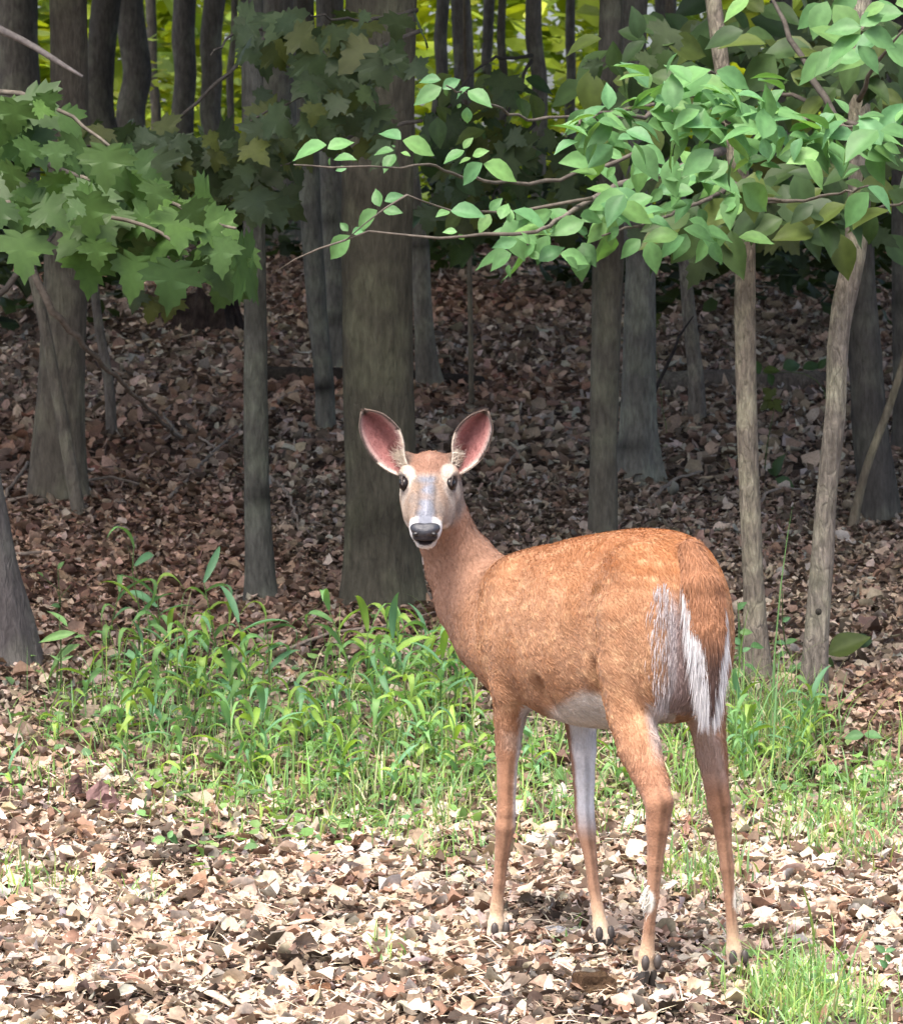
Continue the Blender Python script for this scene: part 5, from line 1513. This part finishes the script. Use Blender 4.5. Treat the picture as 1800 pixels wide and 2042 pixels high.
big = [(510,1130,520,1400),(170,1190,155,1430),(1000,1150,940,1420),(800,1330,740,1500),(1290,1390,1275,1600),(1010,1530,985,1810),(1380,1470,1540,1740),(620,850,600,1110),(320,1010,310,1170),(330,830,340,990),(80,960,60,1110),(100,590,90,800),(260,540,270,680),(920,1070,880,1220),(1260,1270,1420,1370),(740,1000,700,1160),(560,1400,570,1560),(180,820,150,980),(20,700,0,860),(420,900,480,1010),(700,880,820,960),(1100,1180,1190,1300),(1230,1400,1130,1480),(470,1180,380,1260),(40,1180,-60,1330),(200,620,380,650)]
for k, (a, b_, c, d_) in enumerate(big):
    s_ = .3429
    img_leaf(MA, mb[k % 3], omp, a * s_, b_ * s_, c * s_ + random.gauss(0, 6), d_ * s_ * 1.02, 11.0 + random.uniform(-.15, .25), face=.75)
fill(MA, mb, omp, [(-40, 200, 130, 300), (0, 280, 260, 420), (200, 360, 430, 470), (-30, 180, 100, 240)], 50, 70, 105, 11.1, 11.5, .9)
fill(MA, mb, omp, [(0, 390, 200, 470), (150, 410, 470, 520), (400, 470, 510, 560)], 36, 72, 108, 10.95, 11.35, 1.0)
for (a, b_, c, d_) in [(900,1740,850,1890),(1000,1720,960,1880),(800,1690,760,1830)]:
    img_leaf(MAD, mb[1], omp, a * .3429, b_ * .3429, c * .3429, d_ * .3429, 11.3)

# dim understorey maples between the trunks
und, ubr = [], []
for k, (px, Y, lean, lab) in enumerate([(507, 14.9, -.02, 'dim understorey maple with drooping leaves between the broad and the scarred trunk'), (757, 15.0, 0, 'dim understorey maple hanging over the thickest trunk'), (1272, 17.6, 0, 'dim understorey maple with olive leaves above the ears of the deer'), (1748, 17.2, -.12, 'dim understorey maple behind the bright leaves')]):
    x = (px - 900) * Y / F_PX
    u = empty('maple_sapling', (x, Y, float(ground_z(x, Y))))
    tag(u, lab, 'tree', 'understorey maples')
    und.append(u)
    o_ = np.array(u.location)
    stick('trunk', None, None, [o_ + np.array([0, 0, -.03]), o_ + np.array([lean * .5, 0, 1.0]), o_ + np.array([lean, 0, 2.3]), o_ + np.array([lean, 0, 3.2])], [.018, .016, .014, .008], TWIG, (.09, .085, .07), None, 2, parent=u)
ubr.append([branch(und[0], pl, 13.6, 12.9, .007, (.08, .07, .06), 40 + k) for k, pl in enumerate([[(560, 40), (450, 150), (330, 250), (200, 290), (130, 285)], [(600, 250), (480, 320), (380, 400), (280, 440)], [(560, 60), (480, 60), (420, 110)]])])
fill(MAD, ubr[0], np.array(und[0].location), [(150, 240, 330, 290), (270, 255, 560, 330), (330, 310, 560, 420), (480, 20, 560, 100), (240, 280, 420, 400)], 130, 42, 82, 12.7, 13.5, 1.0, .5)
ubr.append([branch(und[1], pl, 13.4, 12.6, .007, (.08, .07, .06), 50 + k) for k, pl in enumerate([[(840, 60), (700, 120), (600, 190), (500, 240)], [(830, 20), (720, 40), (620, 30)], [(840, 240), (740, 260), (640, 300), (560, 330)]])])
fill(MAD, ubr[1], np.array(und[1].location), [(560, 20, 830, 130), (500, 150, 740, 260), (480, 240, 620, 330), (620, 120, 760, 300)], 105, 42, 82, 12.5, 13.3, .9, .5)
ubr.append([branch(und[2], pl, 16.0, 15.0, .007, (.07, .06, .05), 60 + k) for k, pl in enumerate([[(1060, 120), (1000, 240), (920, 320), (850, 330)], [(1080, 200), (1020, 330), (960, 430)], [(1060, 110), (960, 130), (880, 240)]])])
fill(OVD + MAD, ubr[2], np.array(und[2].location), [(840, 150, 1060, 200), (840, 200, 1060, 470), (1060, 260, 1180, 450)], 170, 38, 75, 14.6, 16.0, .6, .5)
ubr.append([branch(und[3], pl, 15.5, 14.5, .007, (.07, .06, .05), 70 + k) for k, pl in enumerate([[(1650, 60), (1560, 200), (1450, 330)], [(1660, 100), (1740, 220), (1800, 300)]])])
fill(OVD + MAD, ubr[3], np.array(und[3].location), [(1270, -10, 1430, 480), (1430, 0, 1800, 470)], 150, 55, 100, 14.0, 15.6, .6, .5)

# small seedlings seen among the trunks
def seedling(label, bx, by, stems, leaves, meshes, h_col=(.10, .15, .05), r=.003):
    b = hit(bx, by)
    root = empty('seedling', b)
    tag(root, label, 'seedling', 'seedlings in the leaf litter')
    o_ = np.array(root.location)
    st = None
    for pl in stems:
        P = [b + np.array([0, 0, -.01])] + [at(x, y, b[1] - .01) for x, y in pl]
        st = stick('stem', None, None, P, np.linspace(r, r * .5, len(P)), GRASS, h_col, None, 1, parent=root, nseg=5)
    for (x0, y0, x1, y1) in leaves:
        img_leaf(meshes, root, o_, x0, y0, x1, y1, float(b[1]) - .02)
seedling('light green seedling with narrow leaves in front of the dark leaning trunk', 118, 1395, [[(122, 1310), (118, 1230)], [(120, 1300), (150, 1270)]], [(150,1262,75,1272),(160,1285,60,1340),(135,1250,100,1205),(120,1318,103,1305),(122,1318,145,1306),(120,1375,85,1385),(122,1375,142,1390),(148,1272,172,1262)], OVN)
seedling('bare upright weed stem with thin side shoots beside the dark leaning trunk', 118, 1228, [[(118, 1180), (115, 1130)], [(118, 1180), (85, 1150)], [(118, 1195), (140, 1168)]], [(116,1135,125,1118),(86,1150,76,1138),(120,1210,102,1205)], OV, r=.0022)
seedling('seedling with two round leaves on a bent stalk beside the crooked pale trunk', 1730, 1515, [[(1725, 1490), (1705, 1478)]], [(1722,1466,1682,1468),(1722,1464,1758,1466)], OV)
seedling('leafy vine climbing the foot of the pale rough young trunk', 1492, 1392, [[(1482, 1330), (1476, 1270), (1470, 1200)]], [(1474,1262,1500,1258),(1476,1285,1458,1270),(1480,1300,1496,1290),(1482,1325,1512,1336),(1484,1345,1450,1338),(1496,1290,1526,1285),(1470,1215,1485,1200)], OV)
seedling('thin weed with round leaves between the two pale young trunks', 1600, 1360, [[(1575, 1310), (1562, 1250), (1558, 1160)]], [(1566,1285,1542,1278),(1566,1285,1590,1270),(1568,1300,1545,1310),(1590,1335,1600,1318),(1585,1325,1572,1345),(1560,1240,1575,1230)], OV)
seedling('dark leaf shoot behind the crooked pale trunk on the slope', 1660, 1340, [[(1655, 1310)]], [(1650,1305,1730,1262),(1655,1310,1648,1345),(1700,1280,1745,1275)], OVD)
seedling('green leaf shoot on the slope just behind the pale rough young trunk', 1560, 985, [[(1548, 960)]], [(1545,955,1600,985),(1545,950,1555,905),(1550,950,1530,930)], OVD)
seedling('shoot with horizontal leaves on a thin stem between the two pale trunks', 1522, 960, [[(1530, 880), (1545, 810)]], [(1540,790,1520,770),(1540,800,1560,820),(1538,800,1512,815)], [MAD[3]])
seedling('low branch with a row of leaves between the two pale trunks', 1650, 830, [[(1640, 770), (1600, 745), (1520, 745)]], [(1515,745,1500,715),(1530,745,1545,770),(1560,735,1600,720),(1600,735,1640,722),(1520,740,1555,735),(1630,735,1648,715)], OVD)
seedling('round-leaved seedling at the picture edge on pale litter', 1760, 1945, [[(1765, 1905)]], [(1765,1900,1745,1885),(1765,1900,1785,1890),(1768,1930,1755,1915),(1765,1905,1778,1920)], OV)
seedling('yellow-green leaf shoot hanging in front of the pale grey trunk', 1330, 870, [[(1315, 760), (1300, 650)]], [(1300,640,1258,668),(1298,638,1320,622),(1300,640,1285,660)], [MAD[3]], r=.002)
seedling('heart-leaved seedling growing beside the curled purple dead leaf', 330, 1690, [[(335, 1672)]], [(330,1672,300,1680),(335,1670,362,1678),(335,1672,345,1655)], OV)

# ---- grass --------------------------------------------------------------------
def blade_arr(P, h, lean_az, lean, w, colr, twist):
    n = len(P)
    ts = np.array([0, .3, .62, .85, 1.0])
    ws = np.array([.75, 1.0, .8, .42, 0])
    dx, dy = np.cos(lean_az), np.sin(lean_az)
    V = []
    for t, wt in zip(ts, ws):
        bx = lean * h * t ** 1.7
        zz = h * (t - .45 * np.clip(lean, 0, 1.6) * t ** 2.6)
        c = P + np.stack([dx * bx, dy * bx, zz], -1)
        s = np.stack([-np.sin(lean_az + twist), np.cos(lean_az + twist), 0 * h], -1) * (w * wt)[:, None]
        if wt > 0: V += [c - s, c + s]
        else: V += [c]
    V = np.stack(V, 1)
    i = np.arange(n)[:, None, None] * 9
    Q = (i + np.array([(0, 1, 3, 2), (2, 3, 5, 4), (4, 5, 7, 6)])[None]).reshape(-1, 4)
    T = (i + np.array([(6, 7, 8)])[None]).reshape(-1, 3)
    g = np.array([.75, .75, .95, .95, 1.05, 1.05, 1.1, 1.1, 1.15])
    C = colr[:, None, :] * g[None, :, None]
    return V.reshape(-1, 3), [Q, T], C.reshape(-1, 3)

def px_ellipse(cx, cy, rx, ry, n):
    a = rng.uniform(0, 2 * np.pi, n); r = np.sqrt(rng.random(n)) * (1 + .25 * rng.normal(size=n))
    X, Y = cx + np.cos(a) * rx * r, cy + np.sin(a) * ry * r
    # ground position from the pixel, on the smooth slope
    pts = []
    ygrid = np.arange(8.0, 20, .01)
    rowg = np.array(project(np.stack([0 * ygrid, ygrid, zprof(ygrid)], -1))[1])
    Yw = np.interp(-Y, -rowg, ygrid)
    Xw = (X - 900) * Yw / F_PX * 1.0
    return np.stack([Xw, Yw, ground_z(Xw, Yw)], -1)

GPAL = [(.21, .36, .105), (.18, .33, .13), (.28, .41, .11), (.42, .43, .25), (.14, .27, .11)]
gr = [(1530, 1490, 105, 75, 900, .13), (1600, 1440, 60, 60, 250, .12), (1600, 2005, 95, 65, 1250, .075), (1700, 2035, 90, 40, 500, .06), (1690, 1690, 100, 50, 600, .075), (1570, 1610, 190, 80, 900, .075),
      (790, 1600, 150, 70, 700, .09), (700, 1500, 240, 110, 800, .10), (400, 1560, 200, 80, 650, .075), (220, 1440, 200, 100, 380, .09), (460, 1400, 190, 70, 420, .09), (1090, 1520, 220, 100, 1000, .085), (1340, 1520, 90, 110, 700, .11),
      (1400, 1760, 90, 45, 380, .07), (790, 1905, 40, 28, 70, .05), (120, 1760, 55, 35, 110, .05), (20, 1760, 40, 45, 140, .06), (280, 1790, 45, 30, 50, .045), (1770, 1560, 60, 90, 350, .085), (900, 1690, 120, 50, 380, .055), (1130, 1620, 130, 60, 420, .06), (1480, 1380, 40, 60, 120, .14), (600, 1640, 200, 50, 320, .06), (60, 1540, 90, 70, 180, .07), (1470, 1950, 40, 45, 160, .06), (1130, 1890, 40, 40, 30, .04), (860, 1450, 120, 120, 420, .10), (760, 1430, 170, 110, 260, .20), (380, 1420, 230, 110, 240, .17), (1540, 1450, 80, 50, 160, .20), (1120, 1500, 160, 60, 110, .16), (560, 1530, 220, 80, 160, .14)]
gp, gh = [], []
for cx, cy, rx, ry, n, h in gr:
    p = px_ellipse(cx, cy, rx * 1.1, ry * 1.1, int(n * .58))
    gp.append(p); gh.append(h * rng.lognormal(-.2, .42, len(p)))
gp = np.concatenate(gp); gh = np.concatenate(gh)
n = len(gp)
gv, gf, gc = blade_arr(gp, gh, rng.uniform(0, 2 * np.pi, n), np.abs(rng.normal(.55, .4, n)), rng.uniform(.0010, .0030, n), pick(GPAL, [3, 3, 2, 1.6, 1], n), rng.uniform(-1, 1, n))
g_o = obj('grass', mesh_np('grass', gv, gf, np.clip(gc, 0, .8)), None, GRASS)
g_o['kind'] = 'stuff'
# low broad-leaved weeds
wr = [(700, 1540, 260, 120, 420), (400, 1520, 220, 120, 360), (200, 1420, 190, 110, 240), (1090, 1560, 200, 90, 240), (1560, 1560, 160, 90, 220), (600, 1360, 260, 70, 190), (1740, 1600, 60, 90, 90), (860, 1380, 120, 120, 240), (1480, 1330, 50, 80, 50), (560, 1660, 200, 50, 90), (430, 1720, 60, 25, 18), (1590, 1960, 90, 70, 60)]
wp = np.concatenate([px_ellipse(*w[:4], int(w[4] * .7)) for w in wr])
wp[:, 2] += rng.uniform(.006, .05, len(wp))
wv, wf, wc = scatter(wp, rng.uniform(.018, .042, len(wp)), rng.uniform(.6, 1.0, len(wp)), np.abs(rng.normal(.3, .35, len(wp))), pick([(.15, .28, .09), (.19, .34, .11), (.12, .23, .10), (.28, .38, .16)], [3, 3, 2, 1], len(wp)), .3, .2)
w_o = obj('ground_weeds', mesh_np('ground_weeds', wv, wf, np.clip(wc, 0, .8)), None, GRASS)
w_o['kind'] = 'stuff'

# broad-bladed grass plants, each with its own stem and arching blades
def broad_blade(seed, colr):
    r = np.random.default_rng(seed)
    ts = np.linspace(0, 1, 8); ws = np.array([.35, .75, 1.0, 1.0, .85, .6, .32, .0]) * .065
    bend = r.uniform(.6, 1.7)
    V, C = [], []
    for t, w in zip(ts, ws):
        a = bend * t * 1.5
        y = t * math.cos(a * .6); z = .35 * t - .55 * bend * t * t
        for s in (-1, 0, 1):
            V.append((s * w, y, z + abs(s) * w * .5)); C.append(np.array(colr) * (1.12 if s == 0 else .95))
    G = np.arange(24).reshape(8, 3)
    Q = np.stack([G[:-1, :-1], G[:-1, 1:], G[1:, 1:], G[1:, :-1]], -1).reshape(-1, 4)
    me = mesh_np('blade', np.array(V), Q, np.array(C)); me.materials.append(GRASS)
    return me
BL = [broad_blade(k, c) for k, c in enumerate([(.16, .33, .16), (.18, .36, .13), (.26, .42, .08), (.15, .32, .17), (.21, .39, .13), (.29, .44, .10)])]
plants = [(278, 1330, 300), (212, 1300, 150), (320, 1330, 190), (440, 1330, 210), (500, 1400, 200), (530, 1400, 200), (350, 1420, 160), (270, 1430, 130), (400, 1400, 170), (460, 1470, 160), (330, 1500, 110), (240, 1480, 120),
          (722, 1400, 230), (760, 1440, 210), (800, 1400, 200), (845, 1380, 160), (700, 1500, 180), (760, 1520, 170), (820, 1480, 190), (880, 1450, 190), (900, 1400, 150), (930, 1500, 130), (850, 1540, 140), (660, 1460, 130), (690, 1570, 110), (600, 1470, 110), (560, 1500, 120),
          (160, 1430, 110), (110, 1500, 90), (470, 1620, 70), (520, 1560, 90), (620, 1560, 90), (790, 1600, 100), (30, 1600, 80), (540, 1640, 80), (950, 1560, 110), (1070, 1560, 110), (1230, 1580, 120), (1360, 1560, 130), (1500, 1540, 120)]
TALL = {0: 'tallest grass plant, tip above all other grass, between broad and scarred trunks', 2: 'tall grass plant close beside the tallest one, nearer the scarred slim trunk', 3: 'tall bent grass plant just before the foot of the scarred slim trunk', 4: 'tall bright grass plant directly in front of the scarred slim trunk', 5: 'tall grass plant on the deer side of the scarred slim trunk', 12: 'tall upright grass plant at the outer foot of the thickest trunk', 13: 'tall grass plant in front of the middle of the thickest trunk', 14: "tall grass plant between the thickest trunk's foot and the deer's neck", 18: "tall grass plant in the thick clump below the deer's throat", 19: 'tall grass plant touching the chest of the deer'}
rp = random.Random(5)
for _ in range(34):
    plants.append((rp.uniform(240, 940), rp.uniform(1350, 1600), rp.choice([110, 130, 150, 170])))
for _ in range(9):
    plants.append((rp.uniform(1450, 1640), rp.uniform(1420, 1560), rp.choice([100, 115, 130])))
for k, (px, py, hp) in enumerate(plants):
    b = hit(px, py)
    root = empty('grass_plant', b, 0)
    side = 'around the scarred slim trunk' if px < 640 else ('around the chest of the deer' if px < 1000 else ('behind the legs of the deer' if px < 1420 else 'beside the hind leg of the deer'))
    hgt = hp * b[1] / F_PX
    tall = 'Tall' if hp >= 180 else ('Middling' if hp >= 120 else 'Low')
    tag(root, f'{tall.lower()} broad-bladed green grass plant growing {side}', 'grass plant', f'{tall.lower()} grass plants {side}')
    if k in TALL: tag(root, TALL[k])
    lean = np.array([random.gauss(0, .12), random.gauss(0, .12), 1.0]) * hgt * .80
    P = [b + np.array([0, 0, -.01]), b + lean * .5 + np.array([random.gauss(0, .006), 0, 0]), b + lean]
    stick('stem', None, None, P, [.0028, .0022, .0014], GRASS, (.12, .20, .06), None, k, parent=root, nseg=5)
    nb = random.randint(6, 9)
    az = random.uniform(0, 6.28)
    for j in range(nb):
        f = .25 + .75 * j / (nb - 1)
        o = bpy.data.objects.new('blade', BL[random.randrange(6)])
        COL.objects.link(o); o.parent = root
        o.location = [float(v) for v in (P[0] + (P[2] - P[0]) * f - np.array(root.location))]
        az += 2.4 + random.gauss(0, .5)
        s_ = hgt * random.uniform(.45, .75) if hp > 120 else hgt * random.uniform(.6, .95)
        s_ = min(s_ * 1.15, .18)
        o.scale = (s_, s_, s_)
        o.rotation_euler = (random.uniform(.1, .7) if f < .9 else random.uniform(.8, 1.2), random.gauss(0, .3), az)

# ---- small things lying in front ---------------------------------------------
def chunk(name, label, cat, px, py, w, h, colr, seed, mat=WOOD, flat=1.0, rough=.25):
    b = hit(px, py)
    k = b[1] / F_PX
    v, q = ellipsoid((0, 0, 0), (1, 1, 1), np.eye(3), 22, 14)
    rs = np.random.default_rng(seed)
    for _ in range(7):   # chop facets
        nrm = rs.normal(0, 1, 3); nrm /= np.linalg.norm(nrm)
        dd = rs.uniform(.55, .85)
        ex = np.maximum(v @ nrm - dd, 0)
        v = v - ex[:, None] * nrm * .9
    v = v + (vnoise(v + seed, 2.2)[:, None] - .5) * rough * v
    v = v * np.array([w / 2, w / 2 * flat, h / 2]) * k
    v[:, 2] += h * .32 * k
    o = obj(name, mesh_np(name, v, q, np.tile(colr, (len(v), 1)) * (.7 + .6 * vnoise(v, 60))[:, None], smooth=False), None, mat)
    o.location = [float(c) for c in b]
    o.rotation_euler = (0, 0, rs.uniform(-.5, .5))
    return tag(o, label, cat)
chunk('wood_chunk', 'brown chunk of rotten wood lying between the hooves of the deer', 'wood', 1180, 1988, 100, 58, (.060, .036, .021), 1, WOOD, .55, .75)
chunk('wood_chunk', 'small reddish brown lump of wood beside the dark dug-up heap', 'wood', 642, 1990, 58, 36, (.14, .07, .038), 2)
STONE = mat_tint('stone', rough=.85, spec=.2, noise=.3, nscale=50, bump=.5, bscale=160)
chunk('stone', 'flat grey stone bedded in the litter between the front hooves', 'stone', 1104, 1868, 52, 26, (.34, .34, .34), 3, STONE)
chunk('stone', 'small whitish stone at the edge of the grass beside the deer', 'stone', 1606, 1780, 44, 22, (.62, .60, .60), 4, STONE)
chunk('stone', 'whitish flat stone in the litter in front of the grass, left of the deer', 'stone', 920, 1752, 40, 18, (.60, .60, .60), 6, STONE)
chunk('wood_chunk', 'dark splinter of bark lying on pale litter beside the grass', 'wood', 1692, 1822, 60, 24, (.16, .09, .06), 5, WOOD, .5)
build_litter(ground)
def crumple(label, px, py, sz, colr, tilts, seed):
    b = hit(px, py); rs = np.random.default_rng(seed)
    Vs, Fs, Cs, off = [], [], [], 0
    for (dx, dz, az, tl, k) in tilts:
        nl = 11
        ang = np.linspace(0, 1, nl)
        wv = np.sin(np.pi * np.clip(ang * .9 + .06, 0, 1)) ** .6 * (.34 + .10 * np.cos(ang * 21 + rs.uniform(0, 6)))
        V, C = [], []
        for y_, w_ in zip(ang, wv):
            for s_ in (-1, -.5, 0, .5, 1):
                V.append((s_ * w_, rs.normal(0, .018) + .35 * abs(s_ * w_) + .18 * math.sin(y_ * 4 + s_), y_ + rs.normal(0, .015)))
                C.append(np.array(colr) * rs.uniform(.75, 1.25) * (.8 if s_ == 0 else 1))
        M = Matrix.Rotation(az, 3, 'Z') @ Matrix.Rotation(tl, 3, 'X')
        V = np.array([M @ Vector(v) for v in V]) * sz * k + np.array([dx, 0, dz]) * sz
        G = np.arange(nl * 5).reshape(nl, 5)
        Q = np.stack([G[:-1, :-1], G[:-1, 1:], G[1:, 1:], G[1:, :-1]], -1).reshape(-1, 4)
        Vs.append(V); Fs.append(Q + off); Cs.append(np.array(C)); off += len(V)
    o = obj('dead_leaf', mesh_np('dead_leaf', np.concatenate(Vs), np.concatenate(Fs), np.concatenate(Cs), smooth=False), None, bpy.data.materials['dead_leaf_skin'])
    o.location = [float(c) for c in b]
    return tag(o, label, 'leaf')
crumple('large curled purple-brown dead leaf standing up on the pale litter', 215, 1632, .098, (.19, .115, .108), [(0, 0, .5, -.75, 1.0), (-.15, 0, -.9, -.5, .8)], 3)
crumple('dark brown sheet filling the dark gap beside the curled purple leaf', 180, 1600, .075, (.085, .05, .044), [(0, 0, 1.3, -.6, 1.0), (.1, .05, -.3, -1.1, .9)], 4)  # dark sheet put in for the shadowed gap beside the purple leaf
crumple('pale bleached leaf standing among the weeds, left of the grass plants', 415, 1515, .075, (.56, .43, .33), [(0, 0, .3, -.9, 1.0), (.1, 0, 1.8, -.8, .7)], 5)
for k, (lab, pl) in enumerate([('pale peeled strip of bark slanting across the front litter', [(385, 1985), (425, 2010), (462, 2040)]), ('pale bark strip lying flat in the litter, middle of the front', [(555, 1868), (620, 1850), (700, 1880)])]):
    P = [hit(x, y) + np.array([0, 0, .014]) for x, y in pl]
    P, Rr = resample(P, [.010, .013, .006], .02)
    V, Fs, C = tube(P, Rr, 8, .3, (.60, .48, .38), k)
    o0 = P[0]; V = V - o0; V[:, 2] *= .35; V[:, 2] += np.interp(V[:, 1], [min(V[:, 1]), max(V[:, 1])], [0, 0])
    o = obj('bark_strip', mesh_np('bark_strip', V, Fs, C), None, WOOD)
    o.location = [float(v) for v in o0]
    tag(o, lab, 'bark')

build_deer()
